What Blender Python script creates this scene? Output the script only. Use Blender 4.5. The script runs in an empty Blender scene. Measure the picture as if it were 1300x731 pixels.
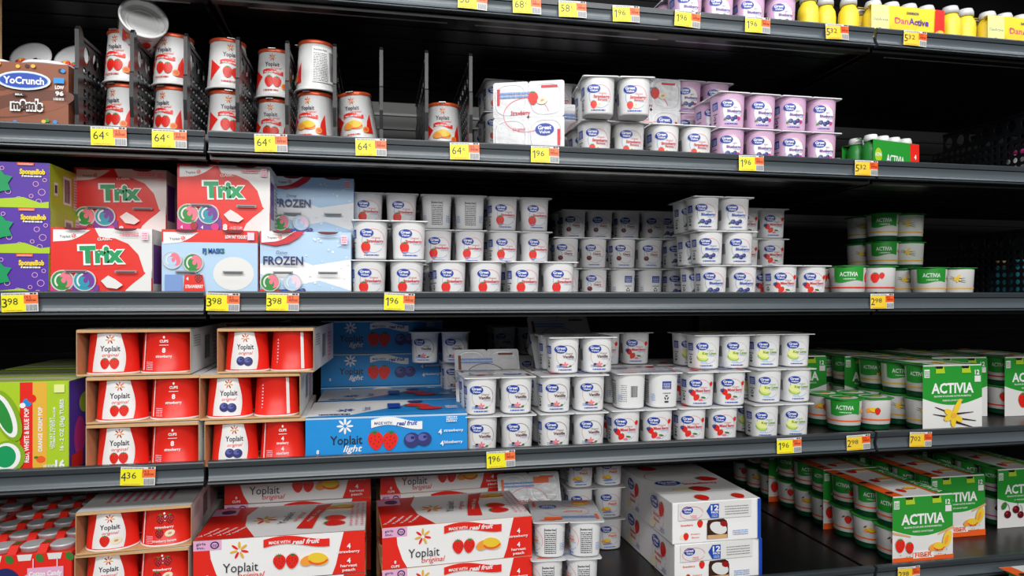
import bpy, bmesh, math, random
from mathutils import Matrix, Vector, Euler
random.seed(11)
R = math.radians
PI = math.pi
scene = bpy.context.scene
COL = scene.collection

# ------------------------------------------------------------ camera, light, exposure
EYE = 1.25                       # camera height
YAW = R(11.18)                   # camera turned to the right of square-on
FPX = 860.0
cam_d = bpy.data.cameras.new('camera')
cam_d.sensor_width = 36.0
cam_d.lens = FPX / 1300.0 * 36.0
cam_d.shift_y = 11.5 / 1300.0
cam_d.clip_start = 0.02
cam = bpy.data.objects.new('camera', cam_d)
COL.objects.link(cam)
cam.location = (0, 0, EYE)
cam.rotation_euler = (R(90), 0, -YAW)
scene.camera = cam

scene.view_settings.view_transform = 'Standard'
scene.view_settings.look = 'None'
scene.view_settings.exposure = 0.02
scene.view_settings.gamma = 1.0
scene.view_settings.use_curve_mapping = False

world = bpy.data.worlds.new('store_air')
scene.world = world
world.use_nodes = True
world.node_tree.nodes['Background'].inputs[0].default_value = (0.75, 0.85, 1.0, 1)
world.node_tree.nodes['Background'].inputs[1].default_value = 0.05

def area(name, loc, target, sx, sy, power, col=(1, 1, 1), spread=None):
    l = bpy.data.lights.new(name, 'AREA')
    l.shape = 'RECTANGLE'; l.size = sx; l.size_y = sy
    l.energy = power; l.color = col
    if spread: l.spread = R(spread)
    o = bpy.data.objects.new(name, l)
    COL.objects.link(o)
    o.location = loc
    d = Vector(target) - Vector(loc)
    o.rotation_euler = d.to_track_quat('-Z', 'Y').to_euler()
    return o
# aisle ceiling fixture of the store, an added frontal fill, and the lamp row in the cooler canopy
area('aisle_light', (-0.05, -0.9, 3.0), (0.25, 1.2, 1.1), 3.6, 0.5, 72, (1.0, 0.985, 0.96))
area('front_fill_light', (0.3, -3.0, 2.45), (0.45, 1.2, 1.15), 5.0, 0.7, 100, (1.0, 0.985, 0.96))  # unseen low frontal light, added to reach the rear packs
area('canopy_light', (0.35, 0.86, 2.12), (0.35, 1.12, 1.2), 3.2, 0.08, 6, (0.95, 0.98, 1.0))

# ------------------------------------------------------------ materials
def lin(c):
    c = c / 255.0
    return c / 12.92 if c <= 0.04045 else ((c + 0.055) / 1.055) ** 2.4
MATS = {}
def new_mat(name, rgb, rough=0.5, spec=0.5, metal=0.0, noise=0.0, nscale=40.0, bump=0.0, emit=0.0):
    m = bpy.data.materials.new(name)
    m.use_nodes = True
    nt = m.node_tree
    b = nt.nodes['Principled BSDF']
    c = (lin(rgb[0]), lin(rgb[1]), lin(rgb[2]), 1)
    b.inputs['Base Color'].default_value = c
    b.inputs['Roughness'].default_value = rough
    b.inputs['Metallic'].default_value = metal
    b.inputs['Specular IOR Level'].default_value = spec
    tc = nt.nodes.new('ShaderNodeTexCoord')
    n = nt.nodes.new('ShaderNodeTexNoise')
    n.inputs['Scale'].default_value = nscale
    n.inputs['Detail'].default_value = 3
    nt.links.new(tc.outputs['Object'], n.inputs['Vector'])
    mr = nt.nodes.new('ShaderNodeMapRange')
    mr.inputs[3].default_value = max(0.02, rough - 0.06); mr.inputs[4].default_value = min(1, rough + 0.06)
    nt.links.new(n.outputs['Fac'], mr.inputs[0])
    nt.links.new(mr.outputs[0], b.inputs['Roughness'])
    if noise:
        mx = nt.nodes.new('ShaderNodeMix'); mx.data_type = 'RGBA'
        mx.inputs[6].default_value = tuple(v * (1 - noise) for v in c[:3]) + (1,)
        mx.inputs[7].default_value = tuple(min(1, v * (1 + noise)) for v in c[:3]) + (1,)
        nt.links.new(n.outputs['Fac'], mx.inputs[0])
        nt.links.new(mx.outputs[2], b.inputs['Base Color'])
    if bump:
        bp = nt.nodes.new('ShaderNodeBump')
        bp.inputs['Strength'].default_value = bump
        bp.inputs['Distance'].default_value = 0.002
        nt.links.new(n.outputs['Fac'], bp.inputs['Height'])
        nt.links.new(bp.outputs[0], b.inputs['Normal'])
    MATS[name] = m
    return m
PAL = {
 'white': (236, 236, 236), 'offwhite': (222, 222, 220), 'cream': (240, 226, 196), 'grey': (140, 142, 146), 'ltgrey': (198, 199, 202),
 'black': (22, 22, 24), 'ink': (42, 42, 50), 'red': (226, 38, 26), 'dred': (150, 18, 24), 'maroon': (92, 14, 26), 'trixred': (222, 44, 34),
 'orange': (236, 96, 34), 'peach': (240, 158, 60), 'gold': (226, 176, 60), 'yellow': (236, 200, 52), 'tagyellow': (240, 232, 40), 'tagorange': (242, 118, 62),
 'green': (44, 140, 58), 'actgreen': (38, 146, 48), 'dkgreen': (12, 72, 42), 'trixgreen': (20, 150, 90), 'lime': (168, 200, 40), 'dlime': (130, 170, 30), 'leaf': (60, 120, 50), 'paleyellow': (226, 232, 150), 'limeflesh': (196, 216, 110),
 'blue': (26, 70, 170), 'gvblue': (24, 62, 158), 'ltblue': (30, 140, 214), 'sky': (176, 206, 232), 'paleblue': (120, 150, 205), 'navy': (34, 42, 96), 'berry': (52, 54, 112), 'berrylt': (92, 98, 168),
 'purple': (112, 56, 150), 'violet': (86, 52, 160), 'magenta': (200, 50, 130), 'pink': (226, 170, 205), 'ltpink': (240, 205, 220), 'gvpink': (214, 176, 208), 'rose': (232, 120, 140), 'teal': (40, 150, 170),
 'brown': (98, 52, 36), 'choc': (134, 76, 50), 'dbrown': (58, 30, 20), 'vanbrown': (110, 66, 50), 'tan': (196, 160, 116), 'skin': (214, 168, 120), 'scrred': (200, 40, 56), 'danyellow': (236, 208, 52),
}
def M(n):
    if n in MATS: return MATS[n]
    return new_mat(n, PAL[n], 0.38, 0.5, nscale=60)
new_mat('cardboard', (204, 164, 118), 0.85, 0.2, noise=0.12, nscale=90, bump=0.15)
new_mat('plastic_white', (228, 229, 230), 0.30, 0.5, nscale=50)
new_mat('foil_orange', (226, 92, 52), 0.32, 0.6, metal=0.35, noise=0.2, nscale=120, bump=0.4)
new_mat('foil_silver', (190, 192, 196), 0.28, 0.6, metal=0.8, noise=0.15, nscale=80, bump=0.5)
new_mat('foil_white', (200, 201, 204), 0.34, 0.6, metal=0.15, noise=0.05, nscale=60, bump=0.5)
new_mat('shelf_lip', (50, 56, 61), 0.30, 0.55, noise=0.10, nscale=14, bump=0.05)
new_mat('shelf_channel', (80, 88, 94), 0.30, 0.6, noise=0.08, nscale=10, bump=0.03)
new_mat('shelf_black', (14, 14, 15), 0.30, 0.5, noise=0.2, nscale=12, bump=0.1)
new_mat('case_black', (7, 7, 8), 0.45, 0.4, noise=0.3, nscale=5, bump=0.05)
new_mat('divider_black', (18, 20, 24), 0.26, 0.45, noise=0.1, nscale=20)
new_mat('glint_grey', (150, 150, 155), 0.35, 0.6, metal=0.4, noise=0.2, nscale=25)  # pale tone of the reflection strips under the shelves
new_mat('floor_tile', (120, 118, 112), 0.35, 0.5, noise=0.1, nscale=4)
new_mat('clear_plastic', (225, 228, 232), 0.12, 0.7, nscale=30, bump=0.1)

# ------------------------------------------------------------ mesh collector
class MB:
    def __init__(s): s.v = []; s.f = []; s.m = []; s.sm = []; s.mats = []
    def mi(s, n):
        if n not in s.mats: s.mats.append(n)
        return s.mats.index(n)
    def face(s, idx, mat, smooth=False): s.f.append(tuple(idx)); s.m.append(s.mi(mat)); s.sm.append(smooth)
    def quad(s, a, b, c, d, mat):
        i = len(s.v); s.v += [a, b, c, d]; s.face((i, i+1, i+2, i+3), mat)
    def box(s, x0, x1, y0, y1, z0, z1, mat, ch=0.0):
        if ch <= 0:
            i = len(s.v)
            s.v += [(x0,y0,z0),(x1,y0,z0),(x1,y1,z0),(x0,y1,z0),(x0,y0,z1),(x1,y0,z1),(x1,y1,z1),(x0,y1,z1)]
            for q in ((0,3,2,1),(4,5,6,7),(0,1,5,4),(1,2,6,5),(2,3,7,6),(3,0,4,7)): s.face([i+k for k in q], mat)
        else:
            bm = bmesh.new(); bmesh.ops.create_cube(bm, size=1)
            for v in bm.verts:
                v.co = Vector(((x0+x1)/2 + v.co.x*(x1-x0), (y0+y1)/2 + v.co.y*(y1-y0), (z0+z1)/2 + v.co.z*(z1-z0)))
            bmesh.ops.bevel(bm, geom=bm.edges[:], offset=ch, segments=2, profile=0.5, affect='EDGES')
            s.bm(bm, mat)
    def bm(s, bm, mat, smooth=False, mtx=None):
        i = len(s.v); bm.verts.index_update()
        for v in bm.verts: s.v.append(tuple(mtx @ v.co if mtx else v.co))
        for f in bm.faces: s.face([i+v.index for v in f.verts], mat, smooth)
        bm.free()
    def lathe(s, prof, mat, seg=48, n=2.0, cx=0, cy=0, cap0=True, cap1=True, mats=None, smooth=True, squash=1.0):
        """prof: (r, z) list. n: superellipse exponent of the cross section"""
        i = len(s.v)
        for (r, z) in prof:
            for k in range(seg):
                t = 2*PI*k/seg
                c, q = math.cos(t), math.sin(t)
                rr = r * (abs(c)**n + abs(q)**n) ** (-1.0/n)
                s.v.append((cx + rr*c, cy + rr*q*squash, z))
        for j in range(len(prof)-1):
            mt = mats[j] if mats else mat
            for k in range(seg):
                a = i+j*seg+k; b = i+j*seg+(k+1) % seg
                s.face((a, b, b+seg, a+seg), mt, smooth)
        if cap0: s.face([i+k for k in range(seg)][::-1], mats[0] if mats else mat)
        if cap1:
            j = len(prof)-1
            s.face([i+j*seg+k for k in range(seg)], mats[-1] if mats else mat)
    def prism(s, pts, y0, y1, mat):     # outline in x,z, extruded in y
        i = len(s.v); n = len(pts)
        s.v += [(x, y0, z) for x, z in pts] + [(x, y1, z) for x, z in pts]
        s.face([i+k for k in range(n)], mat); s.face([i+n+k for k in range(n)][::-1], mat)
        for k in range(n):
            a = i+k; b = i+(k+1) % n
            s.face((a, a+n, b+n, b), mat)
    def prismX(s, pts, x0, x1, mat):    # outline in y,z, extruded in x
        i = len(s.v); n = len(pts)
        s.v += [(x0, y, z) for y, z in pts] + [(x1, y, z) for y, z in pts]
        s.face([i+k for k in range(n)], mat); s.face([i+n+k for k in range(n)][::-1], mat)
        for k in range(n):
            a = i+k; b = i+(k+1) % n
            s.face((a, a+n, b+n, b), mat)
    def art(s, art, fn, cut=None):
        bm = art.flat()
        if cut:
            xs = [v.co.x for v in bm.verts]
            x = math.ceil(min(xs)/cut)*cut
            while x < max(xs):
                bmesh.ops.bisect_plane(bm, geom=bm.verts[:]+bm.edges[:]+bm.faces[:], plane_co=(x, 0, 0), plane_no=(1, 0, 0), dist=1e-5)
                x += cut
        i = len(s.v); bm.verts.index_update()
        for v in bm.verts: s.v.append(tuple(fn(v.co.x, v.co.y, v.co.z)))
        for f in bm.faces: s.face([i+v.index for v in f.verts], art.mats[f.material_index])
        bm.free()
    def mesh(s, name):
        me = bpy.data.meshes.new(name)
        me.from_pydata(s.v, [], s.f)
        for n in s.mats: me.materials.append(M(n))
        me.polygons.foreach_set('material_index', s.m)
        me.polygons.foreach_set('use_smooth', s.sm)
        me.update()
        return me

# ------------------------------------------------------------ flat artwork (units mm), later wrapped on a face or a cup
_txt = {}
def text_geo(st, bold=0.0, shear=0.0):
    key = (st, bold, shear)
    if key in _txt: return _txt[key]
    cu = bpy.data.curves.new('t', 'FONT'); cu.body = st; cu.size = 1.0; cu.resolution_u = 2
    cu.offset = bold; cu.shear = shear; cu.align_x = 'LEFT'; cu.fill_mode = 'FRONT'
    ob = bpy.data.objects.new('t', cu); COL.objects.link(ob)
    dg = bpy.context.evaluated_depsgraph_get()
    oe = ob.evaluated_get(dg); me = oe.to_mesh()
    vs = [(v.co.x, v.co.y) for v in me.vertices]; fs = [tuple(p.vertices) for p in me.polygons]
    oe.to_mesh_clear()
    bpy.data.objects.remove(ob); bpy.data.curves.remove(cu)
    if not vs: vs = [(0, 0), (1, 0), (1, .7)]; fs = [(0, 1, 2)]
    x0 = min(v[0] for v in vs); x1 = max(v[0] for v in vs)
    _txt[key] = (vs, fs, x0, x1)
    return _txt[key]
class Art:
    def __init__(s): s.items = []; s.mats = []; s.layer = 0
    def add(s, vs, fs, col, lay=None):
        s.layer += 1
        if col not in s.mats: s.mats.append(col)
        s.items.append((vs, fs, s.mats.index(col), s.layer if lay is None else lay))
        return s
    def poly(s, pts, col): return s.add(pts, [tuple(range(len(pts)))], col)
    def rect(s, x0, y0, x1, y1, col): return s.poly([(x0,y0),(x1,y0),(x1,y1),(x0,y1)], col)
    def ell(s, cx, cy, rx, ry, col, rot=0, a0=0, a1=360, seg=22):
        c, q = math.cos(R(rot)), math.sin(R(rot)); p = []
        n = seg if a1-a0 >= 360 else seg+1
        for k in range(n):
            t = R(a0 + (a1-a0)*k/seg); x = rx*math.cos(t); y = ry*math.sin(t)
            p.append((cx + x*c - y*q, cy + x*q + y*c))
        return s.poly(p, col)
    def arc(s, cx, cy, rx, ry, w, a0, a1, col, seg=22):
        vs = []; fs = []
        for k in range(seg+1):
            t = R(a0 + (a1-a0)*k/seg)
            vs += [(cx+rx*math.cos(t), cy+ry*math.sin(t)), (cx+(rx-w)*math.cos(t), cy+(ry-w)*math.sin(t))]
            if k: fs.append((2*k-2, 2*k-1, 2*k+1, 2*k))
        return s.add(vs, fs, col)
    def text(s, st, cx, cy, h, col, w=None, bold=0.0, shear=0.0, rot=0, align='c'):
        vs, fs, x0, x1 = text_geo(st, bold, shear)
        k = h/0.70; kx = k if w is None else w/max(1e-6, x1-x0)
        off = {'c': (x0+x1)/2, 'l': x0, 'r': x1}[align]
        c, q = math.cos(R(rot)), math.sin(R(rot)); out = []
        for (x, y) in vs:
            X = (x-off)*kx; Y = y*k - h/2
            out.append((cx + X*c - Y*q, cy + X*q + Y*c))
        return s.add(out, fs, col)
    def lines(s, x0, y0, x1, y1, n, col, fill=0.5, seed=1):
        rnd = random.Random(seed); vs = []; fs = []
        st = (y1-y0)/n
        for k in range(n):
            yy = y0+st*k; x = x0
            while x < x1-0.5:
                L = min(x1-x, rnd.uniform(1.2, 5.0)*(1 if abs(x1-x0) < 60 else 2))
                i = len(vs); vs += [(x, yy), (x+L, yy), (x+L, yy+st*fill), (x, yy+st*fill)]; fs.append((i, i+1, i+2, i+3))
                x += L+rnd.uniform(.5, 1.0)
        return s.add(vs, fs, col)
    def bars(s, x0, y0, x1, y1, col, seed=3):
        rnd = random.Random(seed); vs = []; fs = []; x = x0
        while x < x1:
            w = rnd.choice((.35, .6, .9)); i = len(vs)
            vs += [(x, y0), (x+w, y0), (x+w, y1), (x, y1)]; fs.append((i, i+1, i+2, i+3)); x += w+rnd.choice((.4, .7))
        return s.add(vs, fs, col)
    def flat(s):
        bm = bmesh.new()
        for (vs, fs, mi, lay) in s.items:
            bv = [bm.verts.new((x, y, float(lay))) for x, y in vs]
            for f in fs:
                try:
                    fc = bm.faces.new([bv[k] for k in f]); fc.material_index = mi
                except ValueError: pass
        return bm
    # --- printed fruit
    def strawberry(s, cx, cy, r, rot=0, col='red', seeds=True):
        p = []
        for k in range(20):
            t = 2*PI*k/20; x = math.sin(t)*(1.0-0.18*(1-math.cos(t))); y = math.cos(t)*1.0
            p.append((x*r*0.95, y*r))
        c, q = math.cos(R(rot)), math.sin(R(rot))
        T = lambda x, y: (cx+x*c-y*q, cy+x*q+y*c)
        s.poly([T(*a) for a in p], col)
        if seeds:
            vs = []; fs = []
            for (a, b) in ((-.4, .35), (0, .1), (.4, .35), (-.25, -.3), (.3, -.2), (.05, -.62), (0, .5), (-.55, 0), (.55, .02)):
                i = len(vs); z = .07*r
                vs += [T(a*r-z, b*r), T(a*r, b*r-z*1.6), T(a*r+z, b*r), T(a*r, b*r+z*1.6)]; fs.append((i, i+1, i+2, i+3))
            s.add(vs, fs, 'dred' if col != 'dred' else 'rose')
        vs = []; fs = []
        for a in (-70, -35, 0, 35, 70):
            i = len(vs); t = R(90+a)
            vs += [T(math.cos(t+.35)*r*.25, r*.82+math.sin(t+.35)*r*.15), T(math.cos(t)*r*.62, r*.82+math.sin(t)*r*.42), T(math.cos(t-.35)*r*.25, r*.82+math.sin(t-.35)*r*.15), T(0, r*.7)]
            fs.append((i, i+1, i+2, i+3))
        return s.add(vs, fs, 'leaf')
    def blueberry(s, cx, cy, r):
        s.ell(cx, cy, r, r*.95, 'berry'); s.ell(cx-r*.2, cy+r*.25, r*.6, r*.5, 'berrylt')
        return s.ell(cx+r*.1, cy+r*.3, r*.25, r*.2, 'navy', seg=10)
    def cherry(s, cx, cy, r):
        s.arc(cx-r*.6, cy+r*1.2, r*1.2, r*1.6, r*.14, -10, 70, 'leaf', 8)
        s.ell(cx, cy, r, r*.95, 'maroon'); return s.ell(cx-r*.3, cy+r*.3, r*.3, r*.22, 'scrred', seg=10)
    def peachfr(s, cx, cy, r):
        s.ell(cx-r*.7, cy-r*.1, r*.75, r*.5, 'peach', 20); s.ell(cx+r*.3, cy, r, r*.62, 'yellow', -15)
        return s.arc(cx+r*.3, cy, r, r*.62, r*.22, 190, 350, 'orange', 10)
    def banana(s, cx, cy, r):
        s.ell(cx, cy, r, r*.75, 'cream', 15); return s.ell(cx, cy, r*.4, r*.25, 'tan', 15, seg=10)
    def limefr(s, cx, cy, r):
        s.ell(cx, cy, r*1.25, r*.85, 'dlime', -12, 180, 360); s.ell(cx, cy+.2, r*1.1, r*.7, 'limeflesh', -12, 180, 360)
        return s.ell(cx, cy+r*.1, r*1.22, r*.36, 'paleyellow', -12)
    def vanilla(s, cx, cy, r):
        for a in (90, 162, 234, 306, 18):
            s.ell(cx+math.cos(R(a))*r*.5, cy+math.sin(R(a))*r*.42, r*.55, r*.26, 'skin' if a % 2 else 'rose', a, seg=12)
        s.ell(cx, cy, r*.2, r*.2, 'gold', seg=8)
        s.poly([(cx-r*1.7, cy-r*.2), (cx-r*.3, cy-r*.55), (cx+r*1.8, cy-r*.45), (cx+r*1.8, cy-r*.6), (cx-r*.3, cy-r*.72), (cx-r*1.7, cy-r*.36)], 'dbrown')
        s.ell(cx-r*1.3, cy+r*.1, r*.42, r*.36, 'dbrown', 20, seg=10); return s.ell(cx+r*1.5, cy-r*.3, r*.45, r*.25, 'leaf', 20, seg=10)
    def vanilla_big(s, cx, cy, r):       # yellow orchid and pods
        for a0, b0, L in ((170, -.2, 2.0), (160, .1, 1.9), (-8, -.2, 2.3), (-16, -.5, 2.2), (4, .1, 2.0)):
            t = R(a0); nx, ny = -math.sin(t), math.cos(t); w = r*.09
            x1, y1 = cx+math.cos(t)*r*L, cy+b0*r+math.sin(t)*r*L
            s.poly([(cx+nx*w, cy+b0*r+ny*w), (x1+nx*w*.3, y1+ny*w*.3), (x1-nx*w*.3, y1-ny*w*.3), (cx-nx*w, cy+b0*r-ny*w)], 'dbrown')
        for a in (62, 150, 200, 268, 330):
            L = 1.5 if a == 62 else .95
            s.ell(cx+math.cos(R(a))*r*L*.5, cy+math.sin(R(a))*r*L*.5, r*L*.55, r*.26, 'yellow', a, seg=12)
        return s.ell(cx, cy, r*.3, r*.25, 'gold', seg=10)
    def swirl(s, cx, cy, r, c1, c2):
        s.ell(cx, cy, r, r, 'offwhite'); s.ell(cx, cy, r*.88, r*.88, c1)
        s.ell(cx+r*.32, cy+r*.1, r*.5, r*.72, c2, 20); s.ell(cx-r*.02, cy-r*.12, r*.42, r*.5, c1, 30); s.ell(cx+r*.12, cy+r*.05, r*.2, r*.26, c2)
        s.arc(cx, cy, r*.66, r*.7, r*.16, 100, 230, 'offwhite', 12)
        return s.arc(cx, cy, r*.98, r*.97, r*.06, 0, 360, 'ltgrey', 22)
    def burst(s, cx, cy, r, cols=('orange', 'dred', 'gold')):
        for k in range(7 if len(cols) > 1 else 8):
            a = 90 + k*360/(7 if len(cols) > 1 else 8)
            s.ell(cx+math.cos(R(a))*r*.6, cy+math.sin(R(a))*r*.6, r*.42, r*.14, cols[k % len(cols)], a, seg=10)
        return s
    def ribbon(s, cx, cy, w, h, col, txt=None, tcol='white'):
        vs = []; fs = []; n = 12
        for k in range(n+1):
            x = cx-w/2+w*k/n; y = cy+math.sin(k/n*PI*1.6)*h*.35
            vs += [(x, y-h/2), (x, y+h/2)]
            if k: fs.append((2*k-2, 2*k, 2*k+1, 2*k-1))
        s.add(vs, fs, col)
        if txt: s.text(txt, cx, cy+h*.05, h*.5, tcol, w=w*.8, bold=.02)
        return s

def face_map(org, ux, vy, off=0.00012, base=0.00018):
    o = Vector(org); u = Vector(ux).normalized(); v = Vector(vy).normalized(); n = u.cross(v)
    return lambda x, y, l: o + u*x*0.001 + v*y*0.001 + n*(base+off*l)
def cup_map(r0, z0, r1, z1, n, cx=0, cy=0, ang=-90.0, base=0.00022, off=0.00007):
    """wraps mm artwork round a tapering cup; artwork y=0 is the middle of the wall"""
    rm = (r0+r1)/2; zm = (z0+z1)/2
    def fn(x, y, l):
        z = zm + y*0.001; t = (z-z0)/(z1-z0); r = r0+(r1-r0)*t
        a = R(ang) + x*0.001/rm/1.06
        c, q = math.cos(a), math.sin(a)
        rr = r*(abs(c)**n+abs(q)**n)**(-1.0/n) + base + off*l
        return Vector((cx+rr*c, cy+rr*q, z))
    return fn

# ------------------------------------------------------------ object helpers
def obj(name, me, parent=None, loc=None, rz=0.0):
    o = bpy.data.objects.new(name, me); COL.objects.link(o)
    if parent: o.parent = parent
    if loc: o.location = loc
    o.rotation_euler.z = rz
    return o
def empty(name):
    o = bpy.data.objects.new(name, None); COL.objects.link(o); o.empty_display_size = 0.03
    return o
def tag(o, label, cat, group=None, kind=None):
    if label: o['label'] = label
    if cat: o['category'] = cat
    if group: o['group'] = group
    if kind: o['kind'] = kind
    return o
def children(o): return [c for c in ALLCH.get(o.name, [])]
def copy_tree(o, parent=None):
    c = o.copy(); COL.objects.link(c)
    if parent: c.parent = parent
    for ch in list(o.children): copy_tree(ch, c)
    return c
PROTO = {}
def make(kind, builder, *args):
    """first call builds the thing, later calls copy it with all its parts"""
    key = (kind,)+args
    if key not in PROTO:
        PROTO[key] = builder(*args)
        return PROTO[key]
    return copy_tree(PROTO[key])

LEVEL = {'A': 0.488, 'B': 0.242, 'C': -0.003, 'D': -0.262, 'E': -0.512, 'F': -0.776}
LEVEL = {k: v+EYE for k, v in LEVEL.items()}
FRONT = 1.10
def rx(px, Y):
    return Y*math.tan(YAW+math.atan((px-650.0)/FPX))
def put(o, X, Y, shelf, dz=0.0, rot=(0, 0, 0), label=None, cat=None, group=None, scale=None):
    o.location = (X, Y, LEVEL[shelf]+dz)
    o.rotation_euler = tuple(R(a) for a in rot)
    if scale: o.scale = scale
    tag(o, label, cat, group)
    return o

# ============================================================ THE SETTING
def struct(name, mb):
    o = obj(name, mb.mesh(name)); o['kind'] = 'structure'; return o
fl = MB(); fl.box(-3, 4, -4.5, 2.2, -0.05, 0, 'floor_tile'); struct('floor', fl)
BACK = 1.80
wb = MB(); wb.box(-1.2, 2.6, BACK, BACK+0.06, 0.0, 2.25, 'case_black')
for k in range(46):              # horizontal ribs of the back duct panel
    z = 0.5+k*0.036
    wb.box(-1.2, 2.6, BACK-0.004, BACK, z, z+0.006, 'shelf_black')
struct('wall_back', wb)
wl = MB(); wl.box(-1.26, -1.2, 0.9, BACK+.06, 0, 2.25, 'case_black'); struct('wall_left', wl)
wr = MB(); wr.box(2.6, 2.66, 0.9, BACK+.06, 0, 2.25, 'case_black'); struct('wall_right', wr)
ce = MB(); ce.box(-1.26, 2.66, 0.84, BACK+.06, 2.25, 2.31, 'case_black', .004); struct('ceiling', ce)
ba = MB(); ba.box(-1.2, 2.6, 0.86, BACK, 0, LEVEL['F']-0.005, 'case_black', .003)
struct('trim_1', ba)
JOINTS = [-1.2, -0.257, 0.905, 2.067]
for k, xj in enumerate(JOINTS[1:3]):
    up = MB()
    up.box(xj-.018, xj+.018, BACK-.03, BACK-.0045, LEVEL['F'], 2.25, 'divider_black')
    for j in range(40): up.box(xj-.004, xj+.004, BACK-.0315, BACK-.03, LEVEL['F']+.03+j*.038, LEVEL['F']+.05+j*.038, 'black')
    struct('trim_%d' % (k+2), up)
post = MB(); post.box(-.62, -.5555, 1.135, 1.150, LEVEL['B']+.115, LEVEL['A']-.0185, 'tan', .001); struct('trim_4', post)

# shelves
def lip_profile(y0, zt):
    # front price rail, outline in (y, z); zt = top of the rail
    return [(y0+.010, zt), (y0+.0025, zt), (y0+.0005, zt-.0008), (y0, zt-.0025), (y0+.0008, zt-.0095), (y0+.0045, zt-.0105), (y0+.0045, zt-.0120),
            (y0+.0045, zt-.0300), (y0+.002, zt-.0318), (y0-.0015, zt-.0325), (y0-.002, zt-.0345), (y0-.0005, zt-.0355), (y0+.010, zt-.0355)]
SHELFLAB = {
 ('A', 0): 'black cooler shelf over the brown candy yogurt carton, top left', ('A', 1): 'black cooler shelf at the top above the spoonless divider rows',
 ('A', 2): 'black cooler shelf under the yellow drink cartons, top right', ('B', 0): 'black cooler shelf under the brown candy yogurt carton',
 ('B', 1): 'black cooler shelf under the divider rows and the pink cup packs', ('B', 2): 'nearly empty black cooler shelf right of the green drink carton',
 ('C', 0): 'black cooler shelf under the purple and red kids yogurt cartons', ('C', 1): 'black cooler shelf under the strawberry, cherry and blueberry cup packs',
 ('C', 2): 'black cooler shelf under the green vanilla cup packs, eye level', ('D', 0): 'black cooler shelf under the lime green carton and red sleeves',
 ('D', 1): 'black cooler shelf under the bright blue box and vanilla cup packs', ('D', 2): 'black cooler shelf under the large green vanilla carton',
 ('E', 0): 'black cooler shelf under the red tube cartons at bottom left', ('E', 1): 'black cooler shelf under the peach boxes and white twelve-pack boxes',
 ('E', 2): 'black cooler shelf under the green fiber cartons at bottom right'}
SHELFLAB[('A', 1)] = 'black cooler shelf across the top above the row of cup dividers'
def shelf(sh, bay):
    x0, x1 = JOINTS[bay]+.003, JOINTS[bay+1]-.003
    z = LEVEL[sh]; xc = (x0+x1)/2
    root = empty('shelf'); root.location = (xc, FRONT, z)
    a, b = x0-xc, x1-xc
    d = MB(); d.box(a, b, .0135, .56, -.018, -.0005, 'shelf_black', .0015)
    d.box(a, b, .0135, .03, -.03, -.018, 'shelf_black')
    if sh in ('A', 'B', 'C'):
        for k in range(7): d.box(a+.01, b-.01, .09+k*.06, .094+k*.06, -.0195, -.018, 'divider_black')
    obj('deck', d.mesh('shelf_deck'), root)
    l = MB()
    l.prismX(lip_profile(0, .012), a, b, 'shelf_lip')
    n = 8; i = len(l.v)
    for k in range(n+1):        # concave price channel
        t = k/n; zz = .0005-.0185*t; yy = -.0006+.0042*math.sin(PI*(.12+t*.80))
        l.v += [(a+.0005, yy, zz), (b-.0005, yy, zz)]
        if k: l.face((i+2*k, i+2*k+1, i+2*k-1, i+2*k-2), 'shelf_channel', True)
    obj('front_rail', l.mesh('shelf_rail'), root)
    for sx in (a+.006, b-.006):
        br = MB()
        br.prismX([(.03, -.0185), (.55, -.0185), (.55, -.040), (.5, -.040), (.03, -.030)], sx-.0015, sx+.0015, 'divider_black')
        obj('bracket', br.mesh('shelf_bracket'), root)
    if sh in ('A', 'B'):  # pale strips modelled in place of the bright reflections under the shelf front
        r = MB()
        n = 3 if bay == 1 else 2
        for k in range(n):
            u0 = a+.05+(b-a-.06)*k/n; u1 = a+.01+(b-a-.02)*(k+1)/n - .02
            r.box(u0, u1, .034, .046, -.026, -.0185, 'glint_grey', .001)
        obj('underside_glint', r.mesh('glint_strip'), root)
    tag(root, SHELFLAB[(sh, bay)], 'shelf', 'cooler shelves')
for sh in 'ABCDE':
    for bay in range(3): shelf(sh, bay)

# ============================================================ PRODUCTS
# ---- white four-cup packs
FL = {   # text, colour, second text, fruit
 'strawberry': ('Strawberry', 'scrred'), 'strawberry_banana': ('Strawberry', 'scrred'), 'cherry': ('Cherry', 'dred'), 'blueberry': ('Blueberry', 'blue'),
 'mixed_berry': ('Mixed Berry', 'scrred'), 'vanilla': ('Vanilla', 'vanbrown'), 'key_lime': ('Key Lime', 'dlime'), 'peach': ('Peach', 'orange'), 'light_blueberry': ('Blueberry', 'purple')}
CP = 0.062            # cup pitch
CH = 0.0615           # cup height under the lid
PH = 0.0645           # stacking height
GR0, GR1 = 0.0254, 0.0276
def gv_oval(a, x, y, k=1.0):
    a.ell(x, y, 10.8*k, 7.0*k, 'gvblue'); a.text('Great', x, y+2.2*k, 4.4*k, 'white', w=15.5*k, bold=.03); a.text('Value', x, y-2.9*k, 3.3*k, 'white', w=12.5*k, bold=.02)
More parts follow.
